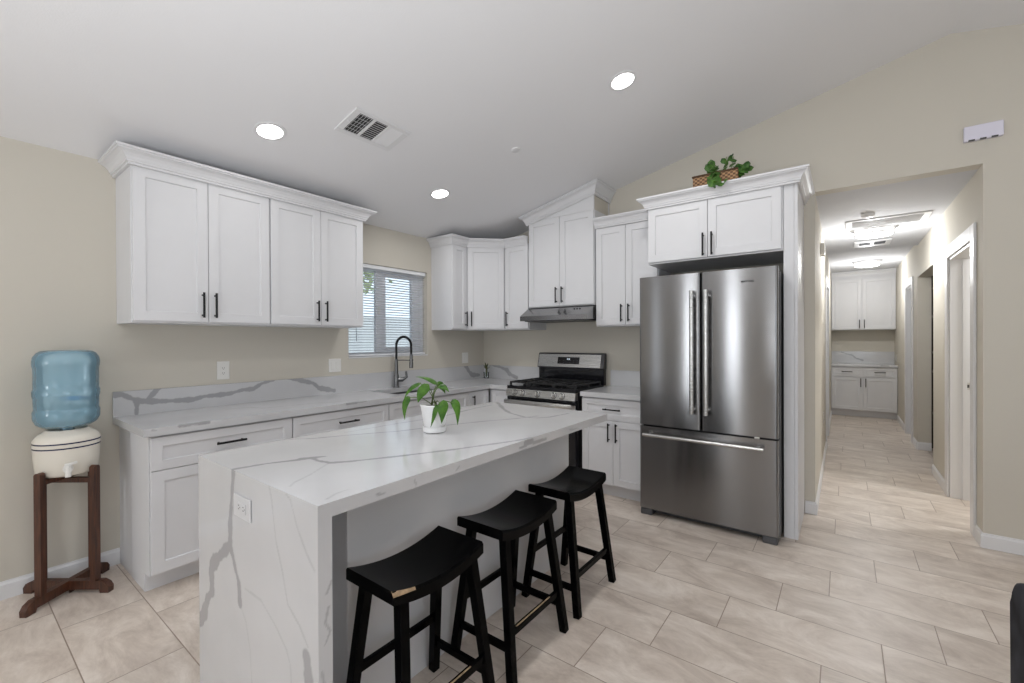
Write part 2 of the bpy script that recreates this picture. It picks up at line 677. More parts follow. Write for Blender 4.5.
# ------------------------------------------------------------------ stone with veins
def vein_mask(P, lines, seed):
    """P (n,2) points, lines: list of (points, half width start, half width end, strength)"""
    rng = np.random.RandomState(seed)
    m = np.zeros(len(P))
    for pts, w0, w1, st in lines:
        pts = np.array(pts, float)
        seg = np.linalg.norm(np.diff(pts, axis=0), axis=1)
        tot = seg.sum()
        ph = rng.rand(6) * 6.28
        acc = 0
        for i in range(len(pts) - 1):
            a, b = pts[i], pts[i + 1]
            d = b - a
            l2 = max((d @ d), 1e-12)
            t = np.clip(((P - a) @ d) / l2, 0, 1)
            q = a + t[:, None] * d
            dist = np.linalg.norm(P - q, axis=1)
            s = (acc + t * seg[i])
            w = w0 + (w1 - w0) * s / tot
            w = w * (1 + 0.22 * np.sin(s * 31 + ph[0]) + 0.12 * np.sin(s * 97 + ph[1]) + 0.05 * np.sin(s * 260 + ph[2]))
            soft = 0.0018 + 0.1 * w
            m = np.maximum(m, st * np.clip((w - dist) / soft + 0.5, 0, 1))
            acc += seg[i]
    return m


class Stone:
    def __init__(s):
        s.v, s.f, s.a = [], [], []
        s.n = 0

    def panel(s, o, U, Vv, step, lines=None, seed=0, key=None):
        """rectangular face o + u*U + v*V; key picks the two world axes the veins are given in"""
        o, U, Vv = np.array(o, float), np.array(U, float), np.array(Vv, float)
        nu = max(1, int(math.ceil(np.linalg.norm(U) / step))) if lines else 1
        nv = max(1, int(math.ceil(np.linalg.norm(Vv) / step))) if lines else 1
        uu, vv = np.meshgrid(np.linspace(0, 1, nu + 1), np.linspace(0, 1, nv + 1), indexing='ij')
        P = o + uu.reshape(-1, 1) * U + vv.reshape(-1, 1) * Vv
        a = vein_mask(P[:, list(key)], lines, seed) if lines else np.zeros(len(P))
        idx = np.arange((nu + 1) * (nv + 1)).reshape(nu + 1, nv + 1) + s.n
        F = np.stack([idx[:-1, :-1], idx[1:, :-1], idx[1:, 1:], idx[:-1, 1:]], -1).reshape(-1, 4)
        s.v.append(P)
        s.a.append(a)
        s.f.append(F)
        s.n += len(P)
        return s

    def box(s, x0, x1, y0, y1, z0, z1, step, veins=None, seed=0, skip=()):
        veins = veins or {}
        X, Y, Z = (x1 - x0, 0, 0), (0, y1 - y0, 0), (0, 0, z1 - z0)
        faces = {'top': ((x0, y0, z1), X, Y, (0, 1)), 'bottom': ((x0, y0, z0), Y, X, (0, 1)),
                 'x+': ((x1, y0, z0), Y, Z, (1, 2)), 'x-': ((x0, y0, z0), Z, Y, (1, 2)),
                 'y-': ((x0, y0, z0), X, Z, (0, 2)), 'y+': ((x0, y1, z0), Z, X, (0, 2))}
        for k, (o, U, Vv, key) in faces.items():
            if k in skip:
                continue
            s.panel(o, U, Vv, step, veins.get(k), seed, key)
        return s

    def build(s, name, parent=None):
        v = np.concatenate(s.v)
        if parent is not None:
            v = v - np.array(parent.get('_o', (0, 0, 0)))
        me = bpy.data.meshes.new(name)
        me.from_pydata(v.tolist(), [], np.concatenate(s.f).tolist())
        at = me.attributes.new('vein', 'FLOAT', 'POINT')
        at.data.foreach_set('value', np.concatenate(s.a).astype(np.float32))
        me.materials.append(M['marble'])
        me.update()
        o = bpy.data.objects.new(name, me)
        COL.objects.link(o)
        if parent is not None:
            o.parent = parent
            o['_o'] = parent.get('_o', (0, 0, 0))
        return o


# ================================================================== room shell
XR, YF = 8.28, -8.5
RIDGE, SL = 4.14, 0.2286
Z0 = 2.458


def cz(x):
    return Z0 + SL * x if x <= RIDGE else Z0 + SL * (2 * RIDGE - x)


mb = MB()
mb.box(-0.12, XR + 0.12, YF - 0.12, 6.3, -0.12, 0)
struct(mb.build('floor', 'floor'))

mb = MB()
mb.prism([(-0.12, 0.12, cz(-0.12)), (RIDGE, 0.12, cz(RIDGE)), (XR + 0.12, 0.12, cz(XR + 0.12)),
          (XR + 0.12, 0.12, cz(XR + 0.12) + 0.12), (RIDGE, 0.12, cz(RIDGE) + 0.12), (-0.12, 0.12, cz(-0.12) + 0.12)], (0, YF - 0.24, 0))
struct(mb.build('ceiling', 'ceil'))

# left wall with the kitchen window and a living-room window
WY0, WY1, WZ0, WZ1 = -1.862, -0.918, 1.203, 2.09
LY0, LY1, LZ0, LZ1 = -7.40, -6.30, 0.95, 2.15
mb = MB()
ztop = Z0 + 0.02
for y0, y1, z0, z1 in ((YF - 0.12, LY0, 0, ztop), (LY0, LY1, 0, LZ0), (LY0, LY1, LZ1, ztop), (LY1, WY0, 0, ztop),
                       (WY0, WY1, 0, WZ0), (WY0, WY1, WZ1, ztop), (WY1, 0.0, 0, ztop)):
    mb.box(-0.14, 0, y0, y1, z0, z1)
struct(mb.build('wall_left', 'wall'))

# back wall with the hallway opening
HX0, HX1, HZ = 3.39, 4.29, 2.50
mb = MB()
e = 0.02
mb.prism([(-0.14, 0, 0), (HX0, 0, 0), (HX0, 0, cz(HX0) + e), (-0.14, 0, cz(-0.14) + e)], (0, 0.12, 0))
mb.prism([(HX0, 0, HZ), (HX1, 0, HZ), (HX1, 0, cz(HX1) + e), (RIDGE, 0, cz(RIDGE) + e), (HX0, 0, cz(HX0) + e)], (0, 0.12, 0))
mb.prism([(HX1, 0, 0), (XR + 0.12, 0, 0), (XR + 0.12, 0, cz(XR + 0.12) + e), (HX1, 0, cz(HX1) + e)], (0, 0.12, 0))
struct(mb.build('wall_back', 'wall'))

# front wall (behind the camera) with a window and a sliding door
mb = MB()
for x0, x1, z0, z1 in ((-0.14, 1.03, 0, 2.3), (1.03, 1.77, 0, 0.7), (1.77, 3.55, 0, 2.3), (3.55, 5.85, 0, 0.2), (3.55, 5.85, 2.2, 2.3), (5.85, XR + 0.12, 0, 2.3)):
    mb.box(x0, x1, YF - 0.12, YF, z0, z1)
mb.prism([(-0.14, YF, 2.3), (XR + 0.12, YF, 2.3), (XR + 0.12, YF, cz(XR + 0.12) + e), (RIDGE, YF, cz(RIDGE) + e), (-0.14, YF, cz(-0.14) + e)], (0, -0.12, 0))
struct(mb.build('wall_front', 'wall'))
mb = MB()
for y0, y1, z0, z1 in ((YF - 0.12, -5.9, 0, ztop), (-5.9, -3.3, 0, 0.75), (-5.9, -3.3, 2.25, ztop), (-3.3, 0.0, 0, ztop)):
    mb.box(XR, XR + 0.12, y0, y1, z0, z1)
struct(mb.build('wall_right', 'wall'))


def window_frame(name, F, w, h, n, depth=0.05, mat='vinyl'):
    mb = MB()
    t = 0.05
    mb.fbox(F, 0, t, 0, h, 0, depth).fbox(F, w - t, w, 0, h, 0, depth)
    mb.fbox(F, t, w - t, 0, t, 0, depth).fbox(F, t, w - t, h - t, h, 0, depth)
    for k in range(1, n):
        x = w * k / n
        mb.fbox(F, x - t / 2, x + t / 2, t, h - t, 0, depth)
    return struct(mb.build(name, mat))


window_frame('window_2', Frame((1.03, -8.55, 0.7), (1, 0, 0), (0, 1, 0)), 0.74, 1.6, 1)
window_frame('window_3', Frame((3.55, -8.55, 0.2), (1, 0, 0), (0, 1, 0)), 2.3, 2.0, 2)
window_frame('window_4', Frame((8.33, -3.3, 0.75), (0, -1, 0), (-1, 0, 0)), 2.6, 1.5, 2)
window_frame('window_5', Frame((-0.06, -7.4, 0.95), (0, 1, 0), (1, 0, 0)), 1.1, 1.2, 2)

# kitchen window: sliding vinyl frame, meeting stile, glass
wf = MB()
t = 0.05
xa, xb = -0.125, -0.075
wf.box(xa, xb, WY0, WY0 + t, WZ0, WZ1).box(xa, xb, WY1 - t, WY1, WZ0, WZ1)
wf.box(xa, xb, WY0 + t, WY1 - t, WZ0, WZ0 + t).box(xa, xb, WY0 + t, WY1 - t, WZ1 - t, WZ1)
w1 = struct(wf.build('window_1', 'vinyl'))
mb = MB()
mb.box(-0.118, -0.083, -1.445, -1.395, WZ0 + t, WZ1 - t)
mb.box(-0.100, -0.070, -1.520, -1.452, WZ0 + t, WZ1 - t)
mb.box(-0.118, -0.083, -1.395, WY1 - t, WZ1 - t - 0.04, WZ1 - t).box(-0.118, -0.083, -1.395, WY1 - t, WZ0 + t, WZ0 + t + 0.04)
mb.box(-0.118, -0.083, -1.065, WY1 - t, WZ0 + t + 0.04, WZ1 - t - 0.04)
o = mb.build('window_sash', 'vinyl', w1)
mb = MB()
mb.box(-0.068, -0.060, -1.50, -1.475, 1.62, 1.70, 0.003)
mb.build('window_latch', 'plate', w1)
mb = MB()
mb.box(-0.104, -0.100, WY0 + t, WY1 - t, WZ0 + t, WZ1 - t)
mb.build('window_glass', 'glass', w1)
mb = MB()
mb.box(-0.075, 0.004, WY0 + 0.002, WY1 - 0.002, WZ0 - 0.001, WZ0 + 0.010, 0.002)
struct(mb.build('trim_1', 'trim'))

# baseboards
def baseboard(name, pts, h=0.095, th=0.013):
    """pts: polyline on the wall face, room on the left of travel"""
    mb = MB()
    P = [Vector((a, b)) for a, b in pts]
    prof = [(0, 0), (th, 0), (th, h - 0.018), (th * 0.55, h - 0.008), (th * 0.45, h), (0, h)]
    rings = []
    for i, p in enumerate(P):
        n = []
        for k in (i - 1, i):
            if 0 <= k < len(P) - 1:
                tt = (P[k + 1] - P[k]).normalized()
                n.append(Vector((-tt.y, tt.x)))
        mit = n[0] if len(n) == 1 else (n[0] + n[1]) * 2 / (n[0] + n[1]).length_squared
        rings.append([(p.x + mit.x * a, p.y + mit.y * a, b) for a, b in prof])
    R = mb.loops(rings)
    mb.bm.faces.new(R[0][::-1])
    mb.bm.faces.new(R[-1])
    return struct(mb.build(name, 'trim'))


baseboard('baseboard_left', [(0, -3.438), (0, YF)])
baseboard('baseboard_right', [(XR, 0), (HX1, 0), (HX1, 0.155)])
baseboard('baseboard_back', [(HX0, 2.55), (HX0, 0), (3.325, 0)])
baseboard('baseboard_hall', [(HX1, 1.245), (HX1, 1.965)])

# ================================================================== hallway
HE = 6.15
mb = MB()
DY0, DY1, DZ = 2.65, 3.42, 2.06      # doorway in the left hall wall
for y0, y1, z0, z1 in ((0.12, DY0, 0, 2.62), (DY0, DY1, DZ, 2.62), (DY1, HE + 0.12, 0, 2.62)):
    mb.box(HX0 - 0.12, HX0, y0, y1, z0, z1)
struct(mb.build('wall_hall_left', 'wall'))
mb = MB()
A0, A1, AZ = 0.27, 1.13, 2.05
B0, B1, BZ = 1.97, 3.15, 2.11
C0, C1, CZ = 3.62, 4.27, 2.07
for y0, y1, z0, z1 in ((0.12, A0, 0, 2.62), (A0, A1, AZ, 2.62), (A1, B0, 0, 2.62), (B0, B1, BZ, 2.62), (B1, C0, 0, 2.62), (C0, C1, CZ, 2.62), (C1, HE + 0.12, 0, 2.62)):
    mb.box(HX1, HX1 + 0.125, y0, y1, z0, z1)
struct(mb.build('wall_hall_right', 'wall'))
mb = MB()
mb.box(HX0 - 0.12, HX1 + 0.125, HE, HE + 0.12, 0, 2.62)
struct(mb.build('wall_hall_end', 'wall'))
mb = MB()
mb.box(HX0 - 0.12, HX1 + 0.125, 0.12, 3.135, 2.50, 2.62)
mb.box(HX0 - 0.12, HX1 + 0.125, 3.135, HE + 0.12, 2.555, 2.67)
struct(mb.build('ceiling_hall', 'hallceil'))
baseboard('baseboard_hall_end', [(HX1, 4.37), (HX1, 5.53)])
baseboard('baseboard_hall_left', [(HX0, 5.53), (HX0, 3.52)])
baseboard('baseboard_hall_recess', [(HX1, 3.15), (HX1, 3.50)])
baseboard('baseboard_hall_jamb', [(HX1 + 0.125, 3.15), (HX1, 3.15)])


def doorway(name, x, y0, y1, zt, sgn, cas, depth, slab_x, slab_mat, wc=0.095):
    """casing on the hall face at x (room side = sgn), lined jamb and a slab; the slab is a child"""
    mb = MB()
    t = 0.016
    xa, xb = (x, x + sgn * t)
    xa, xb = min(xa, xb), max(xa, xb)
    g = 0.0
    mb.box(xa, xb, y0 - wc, y0 + g, 0, zt + wc, 0.004).box(xa, xb, y1 - g, y1 + wc, 0, zt + wc, 0.004).box(xa, xb, y0, y1, zt, zt + wc, 0.004)
    xi = x - sgn * depth
    a, b = min(x, xi), max(x, xi)
    mb.box(a, b, y0, y0 + 0.018, 0, zt).box(a, b, y1 - 0.018, y1, 0, zt).box(a, b, y0, y1, zt - 0.018, zt)
    s0 = (a + b) / 2 - 0.02 * sgn
    mb.box(s0 - 0.006, s0 + 0.02, y1 - 0.03, y1 - 0.018, 0, zt - 0.018)
    d = struct(mb.build(name, 'trim'))
    if slab_x is None:
        return d
    mb = MB()
    sl = min(slab_x, slab_x - sgn * 0.035), max(slab_x, slab_x - sgn * 0.035)
    mb.box(sl[0], sl[1], y0 + 0.02, y1 - 0.02, 0.012, zt - 0.02, 0.002)
    mb.build('door_slab', slab_mat, d)
    return d


d1 = doorway('door_1', HX1, A0, A1, AZ, -1, True, 0.125, None, 'bluewhite', 0.105)
mb = MB()
mb.box(4.388, 4.413, A1 - 0.0205, A1 - 0.0178, 0.93, 0.99, 0.001)
mb.build('strike_plate', 'chrome', d1)
mb = MB()
mb.box(4.394, 4.407, A1 - 0.0215, A1 - 0.0200, 0.947, 0.973)
mb.build('strike_hole', 'slot', d1)
d2 = doorway('door_2', HX1, C0, C1, CZ, -1, True, 0.125, 4.33, 'bluewhite')
d3 = doorway('door_3', HX0, DY0, DY1, DZ, 1, True, 0.12, 3.345, 'bluewhite', 0.085)
for z in (1.25, 1.75):
    mb = MB()
    mb.box(3.392, 3.409, 2.628, 2.652, z, z + 0.085, 0.002)
    mb.build('hinge', 'chrome', d3)

# the lit room behind the nearer door
mb = MB()
mb.box(6.6, 6.65, 0.125, 1.75, 0, 2.5).box(4.418, 6.65, 1.70, 1.75, 0, 2.5).box(4.418, 6.65, 0.125, 1.75, 2.5, 2.55)
struct(mb.build('wall_bedroom', 'wall'))
area('bedroom_fill_light', (5.3, 0.85, 2.48), (0, 0, 0), 0.4, 0.4, 42, (0.98, 0.99, 1.0))  # unseen light added to whiten the far door jamb

# linen closet behind the uncased opening
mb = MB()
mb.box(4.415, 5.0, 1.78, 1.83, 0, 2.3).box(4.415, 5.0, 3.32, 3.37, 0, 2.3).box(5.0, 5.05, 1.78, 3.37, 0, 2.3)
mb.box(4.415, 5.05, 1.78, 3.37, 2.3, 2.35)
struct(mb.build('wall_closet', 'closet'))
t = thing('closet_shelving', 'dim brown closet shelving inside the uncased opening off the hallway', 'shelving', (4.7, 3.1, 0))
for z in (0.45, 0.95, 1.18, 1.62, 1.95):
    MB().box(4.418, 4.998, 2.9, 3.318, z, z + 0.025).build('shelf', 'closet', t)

# ================================================================== cabinets
PULL = 0.158


def cab_box(name, label, loc, x0, x1, y0, y1, z0, z1, cat='cabinet', group=None):
    t = thing(name, label, cat, loc, group)
    MB().box(x0, x1, y0, y1, z0, z1, 0.001).build('cabinet_body', 'white', t)
    return t


def pair(F, a0, a1, b0, b1, t, side=True, hz='low', single=None):
    g = 0.0018
    m = (a0 + a1) / 2
    if single is None:
        for (p, q, hx) in ((a0 + g, m - g, m - 0.034), (m + g, a1 - g, m + 0.034)):
            d = shaker(F, p, q, b0, b1, 0.001, t)
            hb = b0 + 0.027 + PULL / 2 if hz == 'low' else b1 - 0.035 - PULL / 2
            pull(F, hx, hb, 0.021, PULL, d)
    else:
        d = shaker(F, a0 + g, a1 - g, b0, b1, 0.001, t)
        hb = b0 + 0.027 + PULL / 2 if hz == 'low' else b1 - 0.035 - PULL / 2
        pull(F, single, hb, 0.021, PULL, d)


# --- long run of wall cabinets on the window wall
UB, UT = 1.474, 2.385
FL = Frame((0.33, 0, 0), (0, 1, 0), (1, 0, 0))
ys = [-3.444, -2.692, -1.940]
labs = ['white two-door wall cabinet above the left end of the long counter, nearest the water bottle',
        'white two-door wall cabinet directly beside the blind-covered window']
for i in range(2):
    y0, y1 = ys[i] + 0.0008, ys[i + 1] - 0.0008
    t = cab_box('wall_cabinet', labs[i], (0.16, (y0 + y1) / 2, UB), 0.001, 0.33, y0, y1, UB, UT, group='upper cabinets of the kitchen')
    pair(FL, y0 + 0.004, y1 - 0.002, UB + 0.012, UT - 0.012, t)
crown('crown_molding', [(0.002, -3.445), (0.353, -3.445), (0.353, -1.939), (0.002, -1.939)], 2.366,
      'long white crown molding over the cabinets left of the window', out=0.078)

# --- corner group
t = cab_box('wall_cabinet', 'narrow white wall cabinet with one door, on the window wall right of the window', (0.16, -0.735, UB), 0.001, 0.302, -0.862, -0.639, UB, UT, group='upper cabinets of the kitchen')
pair(Frame((0.302, 0, 0), (0, 1, 0), (1, 0, 0)), -0.858, -0.641, UB + 0.012, UT - 0.012, t, single=-0.672)
t = thing('wall_cabinet', 'white diagonal corner wall cabinet with a single door above the succulent', 'cabinet', (0.25, -0.25, UB), 'upper cabinets of the kitchen')
MB().prism([(0.001, -0.001, UB), (0.001, -0.638, UB), (0.302, -0.638, UB), (0.61, -0.33, UB), (0.61, -0.001, UB)], (0, 0, UT - UB)).build('cabinet_body', 'white', t)
FD = Frame((0.302, -0.638, 0), (1, 1, 0), (1, -1, 0))
dw = math.hypot(0.308, 0.308)
pair(FD, 0.02, dw - 0.02, UB + 0.012, UT - 0.012, t, single=0.058)
FB = Frame((0, -0.33, 0), (1, 0, 0), (0, -1, 0))
t = cab_box('wall_cabinet', 'narrow white wall cabinet with one door, tucked beside the range hood on its left', (0.77, -0.16, UB), 0.612, 0.925, -0.33, -0.001, UB, UT, group='upper cabinets of the kitchen')
pair(FB, 0.616, 0.921, UB + 0.012, UT - 0.012, t, single=0.652)
crown('crown_molding', [(0.002, -0.863), (0.324, -0.863), (0.324, -0.647), (0.619, -0.352), (0.924, -0.352)], 2.366,
      'short angled white crown molding over the corner cabinets')

# --- tall cabinet over the hood with a raking top
t = cab_box('wall_cabinet', 'tall white wall cabinet above the range hood with a sloping top', (1.31, -0.16, 1.695), 0.930, 1.686, -0.33, -0.001, 1.695, 2.60, group='upper cabinets of the kitchen')
pair(FB, 0.934, 1.682, 1.705, 2.592, t)
mb = MB()
mb.prism([(0.932, -0.350, 2.594), (1.684, -0.350, 2.594), (1.684, -0.350, 2.80), (0.932, -0.350, 2.628)], (0, 0.018, 0))
mb.box(1.655, 1.684, -0.030, -0.002, 2.60, 2.80)
mb.box(0.932, 0.960, -0.030, -0.002, 2.60, 2.635)
mb.build('raking_panel', 'white', t)
MB().prism([(1.674, -0.331, 2.602), (1.674, -0.032, 2.602), (1.674, -0.032, 2.78), (1.674, -0.331, 2.78)], (0.008, 0, 0)).build('side_infill', 'wall', t)
# raking crown: front run follows the ceiling, returns run level to the wall
prof = [(a * 1.05, b * 1.22) for a, b in CROWN]
yf, xl, xr = -0.3525, 0.9285, 1.6875


def rz(x):
    return 2.347 + SL * x


mb = MB()
rings = []
for p, cfg in (((xl, -0.003), 'l0'), ((xl, yf), 'l1'), ((xr, yf), 'r1'), ((xr, -0.003), 'r0')):
    ring = []
    for a, b in prof:
        x = p[0] + (-a if cfg[0] == 'l' else a)
        y = p[1] if cfg[1] == '0' else p[1] - a
        ring.append((x, y, rz(x) + b))
    rings.append(ring)
R = mb.loops(rings)
mb.bm.faces.new(R[0][::-1])
mb.bm.faces.new(R[-1])
tag(mb.build('crown_molding', 'white', auto=30), 'sloping white crown molding following the ceiling over the range hood cabinet', 'crown molding')

# --- cabinet left of the fridge
t = cab_box('wall_cabinet', 'white two-door wall cabinet between the range hood and the refrigerator', (1.99, -0.16, 1.488), 1.700, 2.292, -0.33, -0.001, 1.488, 2.412, group='upper cabinets of the kitchen')
pair(FB, 1.704, 2.288, 1.500, 2.402, t)
crown('crown_molding', [(1.702, -0.3525), (2.228, -0.3525)], 2.406, 'short white crown molding between the hood cabinet and refrigerator cabinet')

# --- cabinet over the fridge and its tall end panel
t = cab_box('wall_cabinet', 'deep white two-door cabinet above the refrigerator', (2.77, -0.3, 1.972), 2.300, 3.236, -0.60, -0.001, 1.972, 2.425, group='upper cabinets of the kitchen')
FR = Frame((0, -0.60, 0), (1, 0, 0), (0, -1, 0))
g = 0.0018
for p, q, hx in ((2.303, 2.752, 2.725), (2.756, 3.226, 2.786)):
    d = shaker(FR, p, q, 1.984, 2.412, 0.001, t)
    pull(FR, hx, 2.076, 0.021, 0.17, d)
t = thing('end_panel', 'full-height white panel standing right of the refrigerator', 'panel', (3.29, -0.3, 0))
MB().box(3.300, 3.320, -0.60, -0.001, 0.0, 2.425, 0.001).build('side_panel', 'white', t)
MB().box(3.238, 3.299, -0.60, -0.58, 0.0, 2.425, 0.001).build('filler_stile', 'white', t)
crown('crown_molding', [(2.2985, -0.43), (2.2985, -0.6225), (3.3215, -0.6225), (3.3215, -0.003)], 2.412,
      'white crown molding around the cabinet above the refrigerator', h=0.088)

# ================================================================== base cabinets
BT = 0.862
FBL = Frame((0.61, 0, 0), (0, 1, 0), (1, 0, 0))
DRB = 0.668


def base_left(y0, y1, label, drawer, doors, hl=None):
    t = thing('base_cabinet', label, 'cabinet', (0.3, (y0 + y1) / 2, 0), 'base cabinets of the kitchen')
    if label.startswith('white sink'):
        mb = MB().box(0.003, 0.61, y0, y1, 0.105, 0.665, 0.001).box(0.003, 0.525, y0, y1, 0, 0.105)
        mb.box(0.003, 0.61, y0, y0 + 0.018, 0.665, BT).box(0.003, 0.61, y1 - 0.018, y1, 0.665, BT).box(0.59, 0.61, y0 + 0.018, y1 - 0.018, 0.665, BT)
    else:
        mb = MB().box(0.003, 0.61, y0, y1, 0.105, BT, 0.001).box(0.003, 0.525, y0, y1, 0, 0.105)
    mb.build('cabinet_body', 'white', t)
    if drawer:
        d = shaker(FBL, y0 + 0.003, y1 - 0.003, DRB + 0.004, BT - 0.012, 0.001, t, 'drawer', rail=0.05)
        if hl is not None:
            pull(FBL, hl, 0.768, 0.021, PULL, d, vert=False)
    top = DRB if drawer else BT - 0.012
    n = doors
    w = (y1 - y0) / n
    for k in range(n):
        d = shaker(FBL, y0 + 0.003 + k * w, y0 + (k + 1) * w - 0.003, 0.118, top, 0.001, t)
        if n == 1:
            hx = y0 + 0.05
        else:
            hx = y0 + w + (-0.034 if k == 0 else 0.034)
        pull(FBL, hx, top - 0.035 - PULL / 2, 0.021, PULL, d)
    return t


t = base_left(-3.433, -2.680, 'white base cabinet at the open end of the long counter, beside the water stand', True, 2, -3.052)
MB().box(0.27, 0.612, -3.4365, -3.4335, 0.105, BT, 0.0008).box(0.27, 0.522, -3.4365, -3.4335, 0.0, 0.105, 0.0008).build('end_skin', 'white', t)
MB().box(0.004, 0.262, -3.4355, -3.4335, 0.0, BT, 0.0008).build('scribe_strip', 'white', t)
base_left(-2.678, -1.902, 'white base cabinet in the middle of the long counter, left of the sink', True, 2, -2.272)
base_left(-1.900, -0.950, 'white sink base cabinet with a blank front under the faucet', True, 2)
base_left(-0.948, -0.650, 'narrow white base cabinet with a vertical pull in the counter corner', False, 1)
t = thing('base_cabinet', 'narrow white corner base cabinet between the counter corner and the range', 'cabinet', (0.75, -0.3, 0), 'base cabinets of the kitchen')
MB().box(0.612, 0.876, -0.61, -0.003, 0.105, BT, 0.001).box(0.612, 0.876, -0.525, -0.003, 0, 0.105).build('cabinet_body', 'white', t)
FBB = Frame((0, -0.61, 0), (1, 0, 0), (0, -1, 0))
shaker(FBB, 0.655, 0.872, DRB + 0.004, BT - 0.012, 0.001, t, 'drawer', rail=0.045)
shaker(FBB, 0.655, 0.872, 0.118, DRB, 0.001, t)

t = thing('base_cabinet', 'white base cabinet with one drawer and two doors between range and refrigerator', 'cabinet', (2.0, -0.3, 0), 'base cabinets of the kitchen')
MB().box(1.698, 2.284, -0.61, -0.003, 0.105, BT, 0.001).box(1.698, 2.284, -0.545, -0.003, 0, 0.105).build('cabinet_body', 'white', t)
d = shaker(FBB, 1.702, 2.281, DRB + 0.004, BT - 0.012, 0.001, t, 'drawer', rail=0.05)
pull(FBB, 1.992, 0.766, 0.021, PULL, d, vert=False)
for p, q, hx in ((1.702, 1.995, 1.962), (1.998, 2.281, 2.031)):
    d = shaker(FBB, p, q, 0.118, DRB, 0.001, t)
    pull(FBB, hx, 0.57, 0.021, PULL, d)

# ================================================================== countertops with veins
SPL = [([(-3.48, 1.045), (-3.425, 1.04), (-3.38, 1.01), (-3.333, 0.988), (-3.285, 0.982), (-3.229, 0.976), (-3.148, 0.971), (-3.056, 0.968), (-2.992, 0.982), (-2.908, 0.983), (-2.829, 0.986), (-2.748, 1.004), (-2.673, 1.005), (-2.614, 1.04), (-2.529, 1.062)], 0.017, 0.013, 1),
       ([(-3.306, 0.99), (-3.271, 1.03), (-3.239, 1.073)], 0.016, 0.013, 1), ([(-3.353, 0.995), (-3.357, 0.9)], 0.018, 0.010, 1),
       ([(-2.412, 1.066), (-2.308, 1.04), (-2.203, 1.009), (-2.155, 0.965), (-2.018, 0.93)], 0.014, 0.020, 1),
       ([(-0.343, 1.069), (-0.297, 0.998), (-0.236, 0.947), (-0.11, 0.938)], 0.028, 0.022, 1)]
SPB = [([(0.136, 1.069), (0.261, 1.046), (0.383, 1.008), (0.42, 0.964), (0.523, 0.926)], 0.014, 0.026, 1)]
CTV = [([(0.648, -3.30), (0.652, -3.241), (0.648, -3.175)], 0.014, 0.014, 1), ([(0.648, -2.298), (0.65, -2.136)], 0.014, 0.010, 1),
       ([(0.239, -2.934), (0.273, -2.795), (0.393, -2.765), (0.446, -2.446), (0.561, -2.241)], 0.005, 0.004, 0.6),
       ([(0.09, -1.33), (0.12, -1.20)], 0.03, 0.012, 0.7), ([(0.56, -1.30), (0.60, -1.0), (0.57, -0.8)], 0.005, 0.004, 0.6),  # first entry is a soft grey patch on the stone beside the faucet
       ([(0.08, -0.75), (0.3, -0.55), (0.45, -0.2)], 0.006, 0.004, 0.5)]
CTE = [([(-3.31, 0.900), (-3.17, 0.900)], 0.009, 0.007, 1), ([(-2.29, 0.900), (-2.13, 0.899)], 0.008, 0.005, 1), ([(-3.43, 0.897), (-3.41, 0.895)], 0.004, 0.003, 1)]
CZ0, CZ1 = 0.864, 0.905
t = thing('countertop', 'long white quartz countertop with grey veins running under the window into the corner', 'countertop', (0.3, -1.7, CZ0))
S = Stone()
SY0, SY1, SX0, SX1 = -1.735, -1.055, 0.135, 0.535
S.box(0.002, 0.655, -3.466, SY0, CZ0, CZ1, 0.006, {'top': CTV, 'x+': CTE}, 3)
S.box(0.002, SX0, SY0, SY1, CZ0, CZ1, 0.008, {'top': CTV}, 3)
S.box(SX1, 0.655, SY0, SY1, CZ0, CZ1, 0.008, {'top': CTV}, 3)
S.box(0.002, 0.655, SY1, -0.002, CZ0, CZ1, 0.008, {'top': CTV}, 3)
S.box(0.655, 0.877, -0.655, -0.002, CZ0, CZ1, 0.02, None, 3)
S.build('slab', t)
S = Stone()
S.box(0.002, 0.022, -3.466, -0.022, CZ1, 1.058, 0.004, {'x+': SPL}, 5)
S.box(0.002, 0.876, -0.022, -0.002, CZ1, 1.058, 0.005, {'y-': SPB}, 6)
S.build('backsplash', t)
t = thing('countertop', 'short white quartz countertop between the range and refrigerator', 'countertop', (2.0, -0.3, CZ0))
Stone().box(1.697, 2.285, -0.655, -0.002, CZ0, CZ1, 0.02).build('slab', t)
Stone().box(1.700, 2.285, -0.022, -0.002, CZ1, 1.058, 0.02).build('backsplash', t)

# sink
t = thing('kitchen_sink', 'undermount stainless sink sunk in the long counter below the faucet', 'sink', (0.33, -1.4, 0.70))
mb = MB()
mb.box(SX0 - 0.012, SX0, SY0 - 0.012, SY1 + 0.012, 0.69, CZ0 - 0.001).box(SX1, SX1 + 0.012, SY0 - 0.012, SY1 + 0.012, 0.69, CZ0 - 0.001)
mb.box(SX0, SX1, SY0 - 0.012, SY0, 0.69, CZ0 - 0.001).box(SX0, SX1, SY1, SY1 + 0.012, 0.69, CZ0 - 0.001)
mb.box(SX0 - 0.012, SX1 + 0.012, SY0 - 0.012, SY1 + 0.012, 0.678, 0.69)
mb.build('basin', 'sinksteel', t)
MB().lathe([(0.0, 0.0), (0.045, 0.0), (0.045, 0.004), (0.0, 0.003)], (0.33, -1.4, 0.69), 20).build('drain', 'chrome', t)

